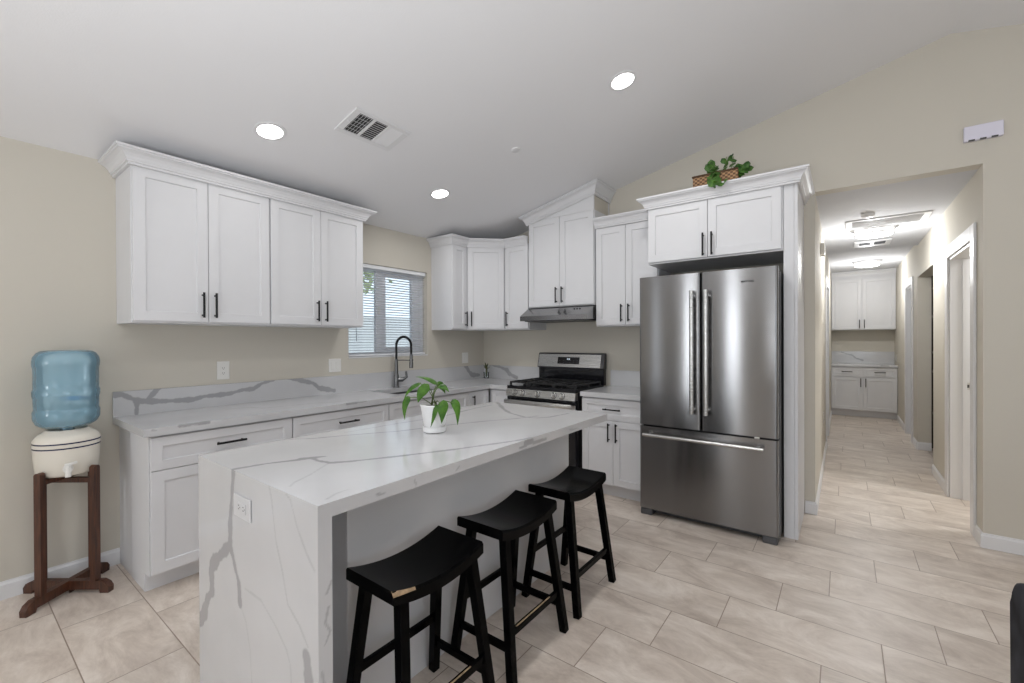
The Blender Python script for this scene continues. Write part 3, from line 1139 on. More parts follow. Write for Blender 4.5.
# faucet
fx, fy = 0.085, -1.398
CF = CZ1 + 0.0012
t = thing('kitchen_faucet', 'tall dark gooseneck spring faucet standing behind the sink', 'faucet', (fx, fy, CF))
MB().lathe([(0.030, 0), (0.030, 0.006), (0.026, 0.01), (0.0225, 0.014), (0.0225, 0.12), (0.021, 0.125), (0.0175, 0.128), (0.0165, 0.275), (0.0, 0.277)], (fx, fy, CF), 20).build('body', 'faucet', t, auto=40)
dirx, diry = 0.96, 0.28
pts = []
Rr = 0.085
zc = CF + 0.408
pts.append((fx, fy, CF + 0.26))
pts.append((fx, fy, zc - 0.05))
for k in range(0, 17):
    a = math.pi - k * math.pi / 16
    rr = Rr + Rr * math.cos(a)
    pts.append((fx + dirx * rr, fy + diry * rr, zc + Rr * math.sin(a)))
ex, ey = fx + dirx * 2 * Rr, fy + diry * 2 * Rr
pts.append((ex, ey, zc - 0.05))
pts.append((ex, ey, zc - 0.09))
mb = MB().tube(pts, 0.0105, 12)
# spring coil rings
P = [Vector(p) for p in pts]
for i in range(1, len(P) - 1):
    for f in (0.0, 0.5):
        c = P[i].lerp(P[i + 1], f)
        ax = (P[i + 1] - P[i]).normalized()
        mb.lathe([(0.0105, -0.003), (0.0135, 0), (0.0105, 0.003)], c, 12, ax, False, False)
mb.build('spring_hose', 'black', t, auto=50)
MB().lathe([(0.0, 0), (0.019, 0), (0.019, 0.05), (0.015, 0.06), (0.015, 0.13), (0.0, 0.132)], (ex, ey, zc - 0.215), 16).build('spray_head', 'faucet', t, auto=40)
mb = MB().tube([(fx, fy, CF + 0.265), (ex, ey, CF + 0.268)], 0.0045, 8)
mb.lathe([(0.0145, -0.008), (0.0205, -0.008), (0.0205, 0.008), (0.0145, 0.008)], (ex, ey, CF + 0.268), 14)
mb.build('docking_arm', 'faucet', t, auto=40)
mb = MB().tube([(fx, fy, CF + 0.075), (fx + 0.03, fy + 0.055, CF + 0.075)], 0.021, 12)
mb.tube([(fx + 0.028, fy + 0.05, CF + 0.075), (fx + 0.048, fy + 0.085, CF + 0.10), (fx + 0.05, fy + 0.075, CF + 0.155)], [0.018, 0.015, 0.011], 10)
mb.build('lever', 'faucet', t, auto=40)

# ================================================================== island
TOPV = [([(1.841, -3.492), (1.84, -3.48), (1.858, -3.385), (1.9, -3.295), (1.925, -3.239), (1.975, -3.249), (2.042, -3.235), (2.084, -3.181), (2.172, -3.026), (2.279, -2.808), (2.387, -2.544), (2.42, -2.439)], 0.010, 0.011, 1),
        ([(1.90, -3.27), (1.94, -3.20)], 0.016, 0.006, 1),
        ([(1.438, -3.442), (1.441, -3.31), (1.498, -3.156), (1.597, -3.066), (1.666, -2.927), (1.792, -2.716), (1.896, -2.417), (1.969, -2.256), (2.055, -2.106), (2.109, -1.958)], 0.006, 0.009, 0.75),
        ([(1.571, -1.664), (1.784, -1.867), (1.913, -1.967), (2.068, -2.029), (2.146, -2.013), (2.19, -1.941), (2.214, -1.773)], 0.014, 0.007, 0.9),
        ([(1.663, -2.32), (1.634, -2.121), (1.608, -1.941), (1.609, -1.775)], 0.009, 0.006, 0.75),
        ([(1.60, -2.9), (1.62, -2.6), (1.663, -2.32)], 0.003, 0.008, 0.6),
        ([(2.187, -3.456), (2.156, -3.424), (2.122, -3.358), (2.04, -3.24)], 0.0025, 0.002, 0.6), ([(2.381, -3.445), (2.361, -3.405), (2.36, -3.36)], 0.003, 0.002, 0.7)]
FALL = [([(1.854, 0.917), (1.835, 0.803), (1.822, 0.715), (1.821, 0.633)], 0.012, 0.017, 1),
        ([(1.819, 0.639), (1.735, 0.579), (1.658, 0.521), (1.643, 0.487), (1.65, 0.417), (1.601, 0.369), (1.571, 0.306), (1.520, 0.25)], 0.018, 0.024, 1),
        ([(1.70, 0.553), (1.650, 0.515)], 0.03, 0.024, 1),
        ([(1.821, 0.633), (1.843, 0.607), (1.865, 0.566), (1.892, 0.528), (1.9, 0.461)], 0.014, 0.014, 1),
        ([(2.12, 0.919), (2.141, 0.87), (2.166, 0.752), (2.208, 0.666), (2.24, 0.579), (2.31, 0.542), (2.355, 0.501)], 0.003, 0.0045, 0.4),
        ([(2.233, 0.908), (2.26, 0.896), (2.298, 0.826), (2.351, 0.764), (2.394, 0.728)], 0.0025, 0.005, 0.4),
        ([(1.942, 0.526), (2.062, 0.528), (2.162, 0.484), (2.23, 0.439), (2.254, 0.401), (2.27, 0.2)], 0.003, 0.004, 0.35),
        ([(2.347, 0.469), (2.355, 0.435), (2.36, 0.381), (2.40, 0.2)], 0.018, 0.03, 1),
        ([(1.9, 0.458), (1.948, 0.414), (1.978, 0.331), (1.991, 0.227), (2.02, 0.05)], 0.003, 0.003, 0.3)]
ISE = [([(-2.505, 0.897), (-2.449, 0.896)], 0.010, 0.013, 1), ([(-2.441, 0.885), (-2.329, 0.885)], 0.008, 0.006, 1), ([(-2.55, 0.885), (-2.497, 0.882)], 0.006, 0.003, 1),
       ([(-3.30, 0.89), (-3.27, 0.885)], 0.003, 0.002, 1), ([(-3.15, 0.895), (-3.14, 0.875)], 0.003, 0.002, 0.8), ([(-2.95, 0.88), (-2.93, 0.895)], 0.003, 0.002, 0.8), ([(-2.1, 0.89), (-2.0, 0.882)], 0.003, 0.002, 0.7)]
IX0, IX1, IY0, IY1, IZ = 1.515, 2.412, -3.490, -1.640, 0.912
LEGV = [([(-3.46, 0.62), (-3.47, 0.58), (-3.455, 0.55), (-3.47, 0.52)], 0.003, 0.003, 0.9), ([(-3.48, 0.45), (-3.46, 0.3), (-3.47, 0.1)], 0.003, 0.004, 0.7), ([(-3.45, 0.69), (-3.465, 0.66)], 0.004, 0.003, 0.9)]
t = thing('kitchen_island', 'long kitchen island with a white veined quartz top and waterfall end', 'island', (1.96, -2.56, 0))
S = Stone()
S.box(IX0, IX1, IY0, IY1, IZ - 0.042, IZ, 0.006, {'top': TOPV, 'x+': ISE, 'y-': FALL}, 11)
S.build('top_slab', t)
S = Stone()
S.box(IX0, IX1, IY0, IY0 + 0.042, 0, IZ - 0.042, 0.005, {'y-': FALL, 'x+': LEGV}, 11, skip=('top',))
S.build('waterfall_slab', t)
mb = MB().box(IX0 + 0.03, 2.163, -3.250, -1.690, 0.0, IZ - 0.043, 0.001).box(IX0 + 0.03, 2.02, IY0 + 0.043, -3.250, 0.0, IZ - 0.043, 0.001)
mb.build('base_cabinet_body', 'white', t)
MB().box(2.164, 2.172, -3.250, -1.692, 0.0, IZ - 0.044, 0.001).build('back_panel', 'white', t)
FI = Frame((IX0 + 0.03, 0, 0), (0, -1, 0), (-1, 0, 0))
for k in range(4):
    y = 1.70 + k * 0.435
    d = shaker(FI, y, y + 0.425, 0.12, 0.66, 0.001, t)
    pull(FI, y + (0.39 if k % 2 == 0 else 0.035), 0.56, 0.021, PULL, d)
    d = shaker(FI, y, y + 0.425, 0.668, 0.85, 0.001, t, 'drawer', rail=0.05)
    pull(FI, y + 0.21, 0.76, 0.021, PULL, d, vert=False)


def outlet_geo(F, w, h, kind, t, horiz=False):
    MB().fbox(F, -w / 2, w / 2, -h / 2, h / 2, 0.0005, 0.006, 0.0015).build('cover_plate', 'plate', t)
    if kind == 'outlet':
        mb = MB()
        if horiz:
            mb.fbox(F, -0.034, 0.034, -0.017, 0.017, 0.006, 0.0085, 0.001)
        else:
            mb.fbox(F, -0.017, 0.017, -0.034, 0.034, 0.006, 0.0085, 0.001)
        mb.build('receptacle', 'plate', t)
        for s in (-1, 1):
            mb = MB()
            for q in (-1, 1):
                a, b = q * 0.006, s * 0.018
                mb.fbox(F, a - 0.0012, a + 0.0012, b - 0.004, b + 0.004, 0.008, 0.0088)
            b = s * 0.018 - 0.009
            mb.fbox(F, -0.002, 0.002, b - 0.002, b + 0.002, 0.008, 0.0088)
            mb.build('socket_slots', 'slot', t)
    else:
        n = 2 if kind == 'double' else 1
        for k in range(n):
            a = (k - (n - 1) / 2) * 0.046
            MB().fbox(F, a - 0.0165, a + 0.0165, -0.033, 0.033, 0.006, 0.0095, 0.0015).build('rocker', 'plate', t)


def outlet(label, F, w=0.075, h=0.12, kind='outlet', name='wall_outlet', cat='outlet', horiz=False):
    t = thing(name, label, cat, F.o)
    outlet_geo(F, w, h, kind, t, horiz)
    return t


# outlet set in the waterfall end: a part of the island
fi = Frame((1.934, IY0, 0.80), (1, 0, 0), (0, -1, 0))
MB().fbox(fi, -0.064, 0.064, -0.038, 0.038, 0.0005, 0.006, 0.0015).build('outlet_plate', 'whiteplastic', t)
ip = [c for c in t.children if c.name.startswith('outlet_plate')][0]
MB().fbox(fi, -0.034, 0.034, -0.017, 0.017, 0.006, 0.0085, 0.001).build('receptacle', 'whiteplastic', ip)
for s in (-1, 1):
    mb = MB()
    for q in (-1, 1):
        mb.fbox(fi, s * 0.018 - 0.004, s * 0.018 + 0.004, q * 0.006 - 0.0013, q * 0.006 + 0.0013, 0.008, 0.0088)
    mb.fbox(fi, s * 0.018 + 0.008, s * 0.018 + 0.012, -0.002, 0.002, 0.008, 0.0088)
    mb.build('socket_slots', 'slot', ip)

FX = lambda y, z: Frame((0, y, z), (0, 1, 0), (1, 0, 0))
outlet('white wall outlet above the counter under the left wall cabinets', FX(-2.866, 1.155), 0.08, 0.13)
outlet('white switch plate on the wall just left of the window sill', FX(-1.997, 1.148), 0.116, 0.116, 'double', 'light_switch', 'switch')
outlet('white double switch plate on the wall between window and corner', FX(-0.336, 1.156), 0.10, 0.125, 'double', 'light_switch', 'switch')

# ================================================================== refrigerator
RX0, RX1, RYF = 2.2885, 3.224, -0.785
t = thing('refrigerator', 'stainless french-door refrigerator with a bottom freezer drawer', 'refrigerator', (2.77, -0.4, 0))
MB().box(RX0 + 0.004, RX1 + 0.003, -0.712, -0.03, 0.035, 1.825, 0.004).build('body', 'darkmetal', t)
FF = Frame((0, RYF, 0), (1, 0, 0), (0, -1, 0))


def fdoor(a0, a1, b0, b1, name, parent, mat='fsteel'):
    """door with rounded vertical edges"""
    mb = MB()
    r = 0.018
    dep = 0.065
    out = []
    pts = [(a0, -dep), (a1, -dep)]
    for k in range(0, 7):
        a = k / 6 * math.pi / 2
        pts.append((a1 - r + r * math.cos(a), -r + r * math.sin(a)))
    for k in range(0, 7):
        a = math.pi / 2 + k / 6 * math.pi / 2
        pts.append((a0 + r + r * math.cos(a), -r + r * math.sin(a)))
    mb.prism([FF(p[0], b0, p[1]) for p in pts], (0, 0, b1 - b0))
    uv = mb.bm.loops.layers.uv.new('UVMap')
    for f in mb.bm.faces:
        for lp in f.loops:
            lp[uv].uv = (lp.vert.co.x + lp.vert.co.y, lp.vert.co.z)
    return mb.build(name, mat, parent, auto=25)


def bar_handle(p, q, parent, r=0.015, off=0.055, vert=True):
    mb = MB()
    P, Q = FF(*p, off), FF(*q, off)
    mb.tube([P, Q], r, 14)
    d = (Q - P).normalized()
    for s in (0.035, 1):
        pass
    L_ = (Q - P).length
    for c in (P + d * 0.035, Q - d * 0.035):
        mb.tube([c, c + Vector((0, off + 0.0, 0))], r * 0.85, 12)
    return mb.build('handle', 'steel2', parent, auto=40)


xs = 2.744
dl = fdoor(RX0, xs - 0.003, 0.705, 1.846, 'door', t)
dr = fdoor(xs + 0.003, RX1, 0.705, 1.846, 'door', t)
dz = fdoor(RX0, RX1, 0.055, 0.692, 'freezer_drawer', t)
bar_handle((2.694, 0.825), (2.694, 1.715), dl)
bar_handle((2.790, 0.825), (2.790, 1.715), dr)
bar_handle((2.335, 0.635), (3.145, 0.635), dz, r=0.0125)
for x in (RX0 + 0.05, RX1 - 0.05):
    mb = MB().box(x - 0.045, x + 0.045, -0.78, -0.66, 0.0, 0.05, 0.008, 2)
    mb.build('foot', 'grey', t)
MB().box(RX0 + 0.1, RX1 - 0.1, -0.72, -0.70, 0.012, 0.052, 0.002).build('base_grille', 'grey', t)
MB().box(3.085, 3.115, RYF - 0.004, RYF + 0.01, 0.693, 0.704, 0.002).build('drawer_catch', 'chrome', t)


def text(body, size, F, mat, parent, name, depth=0.0008, bold=0.0):
    cu = bpy.data.curves.new(name, 'FONT')
    cu.body = body
    cu.size = size
    cu.extrude = depth
    cu.offset = bold
    cu.align_x = 'CENTER'
    cu.align_y = 'CENTER'
    o = bpy.data.objects.new(name, cu)
    COL.objects.link(o)
    o.data.materials.append(M[mat])
    dg = bpy.context.evaluated_depsgraph_get()
    me = bpy.data.meshes.new_from_object(o.evaluated_get(dg))
    bpy.data.objects.remove(o)
    me.name = name
    if not me.materials:
        me.materials.append(M[mat])
    o = bpy.data.objects.new(name, me)
    COL.objects.link(o)
    m = Matrix((F.u, F.v, F.w)).transposed().to_4x4()
    m.translation = F.o - Vector(parent.get('_o', (0, 0, 0)))
    o.parent = parent
    o.matrix_local = m
    return o


text('MAYTAG', 0.019, Frame((3.045, RYF - 0.0012, 1.757), (1, 0, 0), (0, -1, 0)), 'black', dr, 'brand_lettering', bold=0.0004)

# ================================================================== range and hood
GX0, GX1 = 0.881, 1.658
t = thing('gas_range', 'stainless gas range with black grates in the back counter run', 'range', (1.276, -0.33, 0))
MB().box(GX0, GX1, -0.625, -0.035, 0.03, 0.885, 0.002).build('body', 'blackpaint', t)
mb = MB()
mb.box(GX0, GX1, -0.662, -0.09, 0.885, 0.914, 0.004, 2)
mb.build('cooktop', 'blackglass', t)
# slanted control panel
mb = MB()
mb.prism([(GX0, -0.625, 0.815), (GX0, -0.685, 0.815), (GX0, -0.668, 0.884), (GX0, -0.625, 0.884)], (GX1 - GX0, 0, 0))
cp = mb.build('control_panel', 'steel2', t)
ax = Vector((0, -1, 0.22)).normalized()
for x in (0.987, 1.077, 1.254, 1.434, 1.522):
    c = Vector((x, -0.677, 0.850))
    mb = MB().lathe([(0.0, -0.002), (0.027, -0.002), (0.027, 0.004), (0.0235, 0.006), (0.021, 0.026), (0.019, 0.030), (0.0, 0.030)], c, 22, ax)
    k = mb.build('knob', 'steel2', t, auto=35)
    mb = MB()
    q = c + ax * 0.030
    mb.bar(q + Vector((0, 0, -0.018)), q + Vector((0, 0, 0.018)), 0.006, 0.007, up=(0, -1, 0))
    mb.build('knob_grip', 'plate', k)
    MB().lathe([(0.0275, -0.002), (0.031, -0.002), (0.031, 0.003), (0.0275, 0.003)], c, 22, ax, False, False).build('knob_skirt', 'black', k)
# oven door
od = MB().box(GX0 + 0.003, GX1 - 0.003, -0.665, -0.626, 0.215, 0.808, 0.004, 2).build('oven_door', 'blackglass', t)
MB().box(GX0 + 0.003, GX1 - 0.003, -0.668, -0.664, 0.690, 0.772, 0.002).build('door_rail', 'steel2', od)
mb = MB().box(GX0 + 0.012, GX1 - 0.012, -0.735, -0.712, 0.744, 0.786, 0.006, 2)
for x in (GX0 + 0.05, GX1 - 0.05):
    mb.tube([(x, -0.722, 0.768), (x, -0.665, 0.768)], 0.011, 10)
mb.build('oven_handle', 'steel2', od, auto=40)
MB().box(GX0 + 0.003, GX1 - 0.003, -0.660, -0.626, 0.055, 0.208, 0.004, 2).build('storage_drawer', 'darkmetal', t)
for x in (GX0 + 0.05, GX1 - 0.05):
    for y in (-0.57, -0.09):
        MB().lathe([(0.0, 0.0), (0.018, 0.0), (0.018, 0.035), (0.0, 0.035)], (x, y, 0), 12).build('foot', 'grey', t)
# grates
for g0, g1 in ((GX0 + 0.02, 1.135), (1.145, 1.407), (1.417, GX1 - 0.02)):
    mb = MB()
    w = 0.011
    zt = 0.952
    for x in (g0, g1):
        mb.box(x - w / 2, x + w / 2, -0.635, -0.12, zt - 0.014, zt, 0.002)
    for y in (-0.63, -0.505, -0.38, -0.25, -0.125):
        mb.box(g0, g1, y - w / 2, y + w / 2, zt - 0.014, zt, 0.002)
    xm = (g0 + g1) / 2
    mb.box(xm - w / 2, xm + w / 2, -0.63, -0.125, zt - 0.012, zt + 0.002, 0.002)
    for x in (g0 + 0.004, g1 - 0.004):
        for y in (-0.63, -0.38, -0.125):
            mb.box(x - 0.008, x + 0.008, y - 0.008, y + 0.008, 0.914, zt - 0.012)
    mb.build('grate', 'iron', t)
for x in (1.025, 1.276, 1.525):
    for y in ((-0.5, -0.25) if x != 1.276 else (-0.38,)):
        MB().lathe([(0.0, 0.0), (0.05, 0.0), (0.05, 0.006), (0.036, 0.008), (0.036, 0.018), (0.0, 0.02)], (x, y, 0.914), 20).build('burner', 'iron', t, auto=40)
# backguard
mb = MB()
mb.box(GX0, GX1, -0.085, -0.035, 0.905, 1.075, 0.002)
mb.build('back_riser', 'blackglass', t)
mb = MB()
mb.prism([(GX0 - 0.004, -0.035, 1.065), (GX0 - 0.004, -0.105, 1.065), (GX0 - 0.004, -0.108, 1.075), (GX0 - 0.004, -0.075, 1.215), (GX0 - 0.004, -0.065, 1.225), (GX0 - 0.004, -0.035, 1.225)], (GX1 - GX0 + 0.008, 0, 0))
bg = mb.build('backguard', 'darkmetal', t)
nrm = Vector((0, -0.14, -0.033)).normalized()
FG = Frame((0, -0.1085, 1.075), (1, 0, 0), (0, -0.973, -0.229), Vector((0, 0.229, 0.973)))
FG.w = Vector((0, -0.973, 0.229))
MB().fbox(FG, GX0 + 0.004, GX1 - 0.03, 0.002, 0.138, 0.0, 0.003, 0.001).build('backguard_face', 'steel2', bg)
MB().fbox(FG, 1.128, 1.388, 0.035, 0.108, 0.003, 0.0045, 0.0005).build('control_display', 'blackglass', bg)
text('3:08', 0.022, Frame(FG(1.258, 0.085, 0.0052), FG.u, FG.w, FG.v), 'display', bg, 'clock_digits', 0.0002)
mb = MB()
for i in range(5):
    for j in range(2):
        a = 1.148 + i * 0.048 if i < 2 else 1.19 + i * 0.042
        mb.fbox(FG, a, a + 0.012, 0.046 + j * 0.022, 0.051 + j * 0.022, 0.0045, 0.0048)
mb.build('touch_keys', 'grey', bg)

t = thing('range_hood', 'slim stainless under-cabinet range hood above the gas range', 'range hood', (1.3, -0.25, 1.55))
HA, HB = 0.926, 1.690
mb = MB()
mb.prism([(HA, -0.003, 1.694), (HA, -0.345, 1.694), (HA, -0.50, 1.603), (HA, -0.50, 1.556), (HA, -0.47, 1.556), (HA, -0.003, 1.580)], (HB - HA, 0, 0))
mb.build('hood_shell', 'steel', t)
MB().box(HA + 0.03, HB - 0.03, -0.46, -0.05, 1.550, 1.5655).build('filter_panel', 'darkmetal', t)
mb = MB()
for k in range(3):
    c = Vector((1.50 + k * 0.03, -0.40, 1.663))
    mb.lathe([(0.0, -0.002), (0.008, -0.002), (0.008, 0.004), (0.0, 0.004)], c, 10, (0, -0.5, 0.86))
mb.build('control_buttons', 'black', t)

# ================================================================== stools
def make_stool():
    t = thing('bar_stool', '', 'stool')
    L_, Wd, th = 0.206, 0.125, 0.042
    n = 16
    mb = MB()
    rings = []
    for i in range(n + 1):
        y = -L_ + 2 * L_ * i / n
        u = y / L_
        zt = 0.577 + 0.033 * u * u
        tilt = 0.010 * u
        ring = []
        for sx, sz in ((-1, -1), (-1, -0.2), (-0.94, 0.0), (0.94, 0.0), (1, -0.2), (1, -1)):
            ring.append((sx * Wd, y, zt + (sz * th if sz != -1 else -th)))
        rings.append(ring)
    R = mb.loops(rings)
    mb.bm.faces.new(R[0][::-1])
    mb.bm.faces.new(R[-1])
    mb.build('seat', 'blackwood', t, auto=35)
    legs = {}
    for sx in (-1, 1):
        for sy in (-1, 1):
            a = Vector((sx * 0.088, sy * 0.160 + 0.012, 0.570))
            b = Vector((sx * 0.157, sy * 0.203 + 0.012, 0.0))
            legs[(sx, sy)] = (a, b)
            MB().bar(a, b, 0.036, 0.036, up=(0, 1, 0), bevel=0.002, w2=0.034, t2=0.034).build('leg', 'blackwood', t)

    def at(k, z):
        a, b = legs[k]
        return a.lerp(b, (0.570 - z) / 0.570)
    for sy in (-1, 1):
        MB().bar(at((-1, sy), 0.130), at((1, sy), 0.130), 0.018, 0.030, bevel=0.002).build('stretcher', 'blackwood', t)
    MB().bar(at((1, -1), 0.185), at((1, 1), 0.185), 0.018, 0.030, bevel=0.002).build('stretcher', 'blackwood', t)
    MB().bar(at((-1, -1), 0.240), at((-1, 1), 0.240), 0.018, 0.030, bevel=0.002).build('stretcher', 'blackwood', t)
    return t, at


proto, at = make_stool()
sp = [((2.365, -2.032), 'black saddle-seat stool farthest along the island, nearest the range'),
      ((2.362, -2.562), 'black saddle-seat stool in the middle of the three under the island overhang'),
      ((2.362, -3.090), 'black saddle-seat stool with a worn tan seat edge, at the waterfall end')]
for i, ((x, y), lab) in enumerate(sp):
    o = proto if i == 0 else copy_tree(proto)
    o.location = (x, y, 0)
    o['label'] = lab
    o['group'] = 'bar stools at the island'
    if i > 0:     # paint rubbed off the front stretcher
        p, q = at((1, -1), 0.2), at((1, 1), 0.2)
        a, b = p.lerp(q, 0.1), p.lerp(q, 0.78)
        e = MB().bar(a + Vector((0.006, 0, 0.0)), b + Vector((0.006, 0, 0.0)), 0.006, 0.0022).build('worn_edge', 'worn')
        e.parent = o
        e['label'] = 'bare tan wood on the stretcher edge'
    if i == 2:
        mb = MB()
        rings = []
        for k in range(13):
            u = -1 + 0.42 * k / 12
            y_ = u * 0.206
            zt = 0.577 + 0.033 * u * u
            w_ = 0.007 * (1 - k / 12) ** 0.8 + 0.0006
            f = (1 - k / 12) ** 1.4
            rings.append([(0.1258, y_ - 0.0008, zt - 0.0082 - 0.008 * f), (0.1258, y_ - 0.0008, zt - 0.0072), (0.1215 - 0.006 * f, y_ - 0.0008, zt + 0.0005), (0.1220 - 0.003 * f, y_ - 0.0008, zt - 0.006)])
        R = mb.loops(rings)
        mb.bm.faces.new(R[0][::-1])
        mb.bm.faces.new(R[-1])
        e = mb.build('worn_edge', 'worn')
        e.parent = o
        e['label'] = 'bare tan wood on the seat corner'

# ================================================================== water stand, crock, bottle
wx, wy = 0.185, -3.685
t = thing('water_stand', 'dark wooden crossed-base stand holding the water crock against the wall', 'stand', (wx, wy, 0))
D1 = Vector((0.16, -0.205, 0)).normalized()
D2 = Vector((0.20, 0.155, 0)).normalized()
for i, D in enumerate((D1, D2)):
    N_ = Vector((-D.y, D.x, 0))
    hw, hl = 0.0165, 0.228
    prof = [(-hl, 0.0), (-hl + 0.045, 0.0), (-hl + 0.05, 0.018), (hl - 0.05, 0.018), (hl - 0.045, 0.0), (hl, 0.0), (hl + 0.002, 0.03), (hl - 0.012, 0.052), (hl - 0.04, 0.066), (-hl + 0.04, 0.066), (-hl + 0.012, 0.052), (-hl - 0.002, 0.03)]
    mb = MB()
    if i == 0:
        mb.prism([Vector((wx, wy, z)) + D * a - N_ * hw for a, z in prof], N_ * 2 * hw)
        mb.build('foot_rail', 'wood', t)
    else:
        for s in (-1, 1):
            pp = [(a, z) for a, z in prof]
            cl = [(max(a, 0.0182) if s > 0 else min(a, -0.0182), z) for a, z in pp]
            seen = []
            for c in cl:
                if not seen or (abs(c[0] - seen[-1][0]) > 1e-5 or abs(c[1] - seen[-1][1]) > 1e-5):
                    seen.append(c)
            mb.prism([Vector((wx, wy, z)) + D * a - N_ * hw for a, z in seen], N_ * 2 * hw)
        mb.build('foot_rail', 'wood', t)
    for s in (-1, 1):
        c = Vector((wx, wy, 0)) + D * s * 0.145
        mb = MB()
        pr = []
        pw, pt = 0.0170, 0.0135   # half width across, half thickness radial
        for k in range(9):
            a = k / 8 * math.pi
            pr.append((pw * math.cos(a), 0.678 + pw * math.sin(a) * 0.9))
        pr = [(pw, 0.0665)] + pr + [(-pw, 0.0665)]
        mb.prism([c + N_ * a + Vector((0, 0, z)) - D * pt for a, z in pr], D * 2 * pt)
        mb.build('post', 'wood', t)
    zr = 0.653 if i == 0 else 0.6265
    mb = MB()
    mb.bar(Vector((wx, wy, zr - 0.013)) - D * 0.131, Vector((wx, wy, zr - 0.013)) + D * 0.131, 0.026, 0.026)
    mb.build('cross_rail', 'wood', t)
zc0 = 0.6545
t = thing('water_crock', 'cream ceramic water crock with two dark blue bands on the wooden stand', 'water dispenser', (wx, wy, zc0))
pf = [(0.0, 0.0), (0.108, 0.0), (0.118, 0.006), (0.124, 0.02), (0.1305, 0.10), (0.1335, 0.19), (0.133, 0.215), (0.125, 0.235), (0.112, 0.250), (0.100, 0.258), (0.090, 0.268), (0.088, 0.274), (0.083, 0.277), (0.075, 0.274), (0.073, 0.25), (0.0, 0.24)]
pf = [(r_, z_ * 0.868) for r_, z_ in pf]
MB().lathe(pf, (wx, wy, zc0), 48).build('crock_body', 'ceramic', t, auto=45)
for z, r in ((0.1755, 0.1337), (0.1500, 0.1330)):
    MB().lathe([(r - 0.002, -0.0035), (r + 0.0006, -0.0035), (r + 0.0006, 0.0035), (r - 0.002, 0.0035)], (wx, wy, zc0 + z), 48, capb=False, capt=False).build('painted_band', 'blueline', t, smooth=False)
dv = Vector((0.992, -0.12, 0)).normalized()
sp0 = Vector((wx, wy, zc0 + 0.045)) + dv * 0.122
mb = MB().tube([sp0, sp0 + dv * 0.012], 0.021, 14)
mb.tube([sp0, sp0 + dv * 0.055], 0.015, 12)
mb.tube([sp0 + dv * 0.043 + Vector((0, 0, 0.024)), sp0 + dv * 0.046 + Vector((0, 0, -0.036))], [0.015, 0.012], 12)
mb.bar(sp0 + dv * 0.043 + Vector((0, -0.012, 0.028)), sp0 + dv * 0.043 + Vector((0, 0.034, 0.034)), 0.014, 0.011)
mb.build('spigot', 'plate', t, auto=40)

zb = 0.899
t = thing('water_bottle', 'large blue plastic water bottle upturned on the ceramic crock', 'water bottle', (wx, wy, zb))
pb = [(0.028, -0.02), (0.030, 0.0), (0.055, 0.004), (0.098, 0.012), (0.120, 0.028), (0.1315, 0.055), (0.1325, 0.095), (0.128, 0.104), (0.127, 0.112), (0.1285, 0.135), (0.1285, 0.165), (0.1325, 0.178), (0.133, 0.205), (0.128, 0.215), (0.1285, 0.24),
      (0.1285, 0.325), (0.132, 0.338), (0.133, 0.36), (0.129, 0.385), (0.116, 0.408), (0.10, 0.418), (0.075, 0.421), (0.06, 0.412), (0.0, 0.408)]
MB().lathe(pb, (wx, wy, zb), 56).build('bottle_shell', 'bottle', t, smooth=True)
pw_ = [(0.0, -0.015), (0.024, -0.015), (0.026, 0.004), (0.053, 0.009), (0.095, 0.017), (0.116, 0.032), (0.1275, 0.057), (0.1285, 0.093), (0.124, 0.104), (0.0, 0.104)]
MB().lathe(pw_, (wx, wy, zb), 56).build('water', 'water', t, smooth=True)
hd = Vector((0.80, 0.6, 0)).normalized()
hn = Vector((-hd.y, hd.x, 0))
mb = MB()
c0 = Vector((wx, wy, zb + 0.16))
mb.bar(c0 + hd * 0.02 - hn * 0.0, c0 + hd * 0.118, 0.04, 0.018, bevel=0.003)
mb.bar(c0 - hd * 0.06 + hn * 0.03 + Vector((0, 0, -0.005)), c0 + hd * 0.06 + Vector((0, 0, -0.002)), 0.03, 0.005)
mb.build('grip_recess', pmat('deep_blue_plastic', (0.04, 0.20, 0.48), 0.2), t)


# ================================================================== plants
def leaf_mesh(mb, base, mid, tip, width, nrm, fold=0.25, heart=0.35, n=12):
    """leaf along a quadratic curve base-mid-tip, with a central fold"""
    base, mid, tip, nrm = Vector(base), Vector(mid), Vector(tip), Vector(nrm)
    rows = []
    for i in range(n + 1):
        s = i / n
        p = base * (1 - s) ** 2 + mid * 2 * s * (1 - s) + tip * s * s
        d = (mid - base) * (1 - s) * 2 + (tip - mid) * 2 * s
        d.normalize()
        a = d.cross(nrm).normalized()
        nn = a.cross(d)
        w = width * (math.sin(math.pi * min(1, s ** 0.62)) ** 0.85 * (1 - 0.25 * s) + 0.02)
        if s >= 1:
            w = 0.0006
        row = []
        for k in (-1, -0.5, 0, 0.5, 1):
            back = d * (-heart * width * (abs(k) ** 1.5) * max(0, 1 - s * 3))
            row.append(mb.bm.verts.new(p + a * k * w + nn * (-fold) * w * (abs(k) ** 1.3) * 1.0 + back))
        rows.append(row)
    for i in range(n):
        for k in range(4):
            mb.bm.faces.new([rows[i][k], rows[i][k + 1], rows[i + 1][k + 1], rows[i + 1][k]])


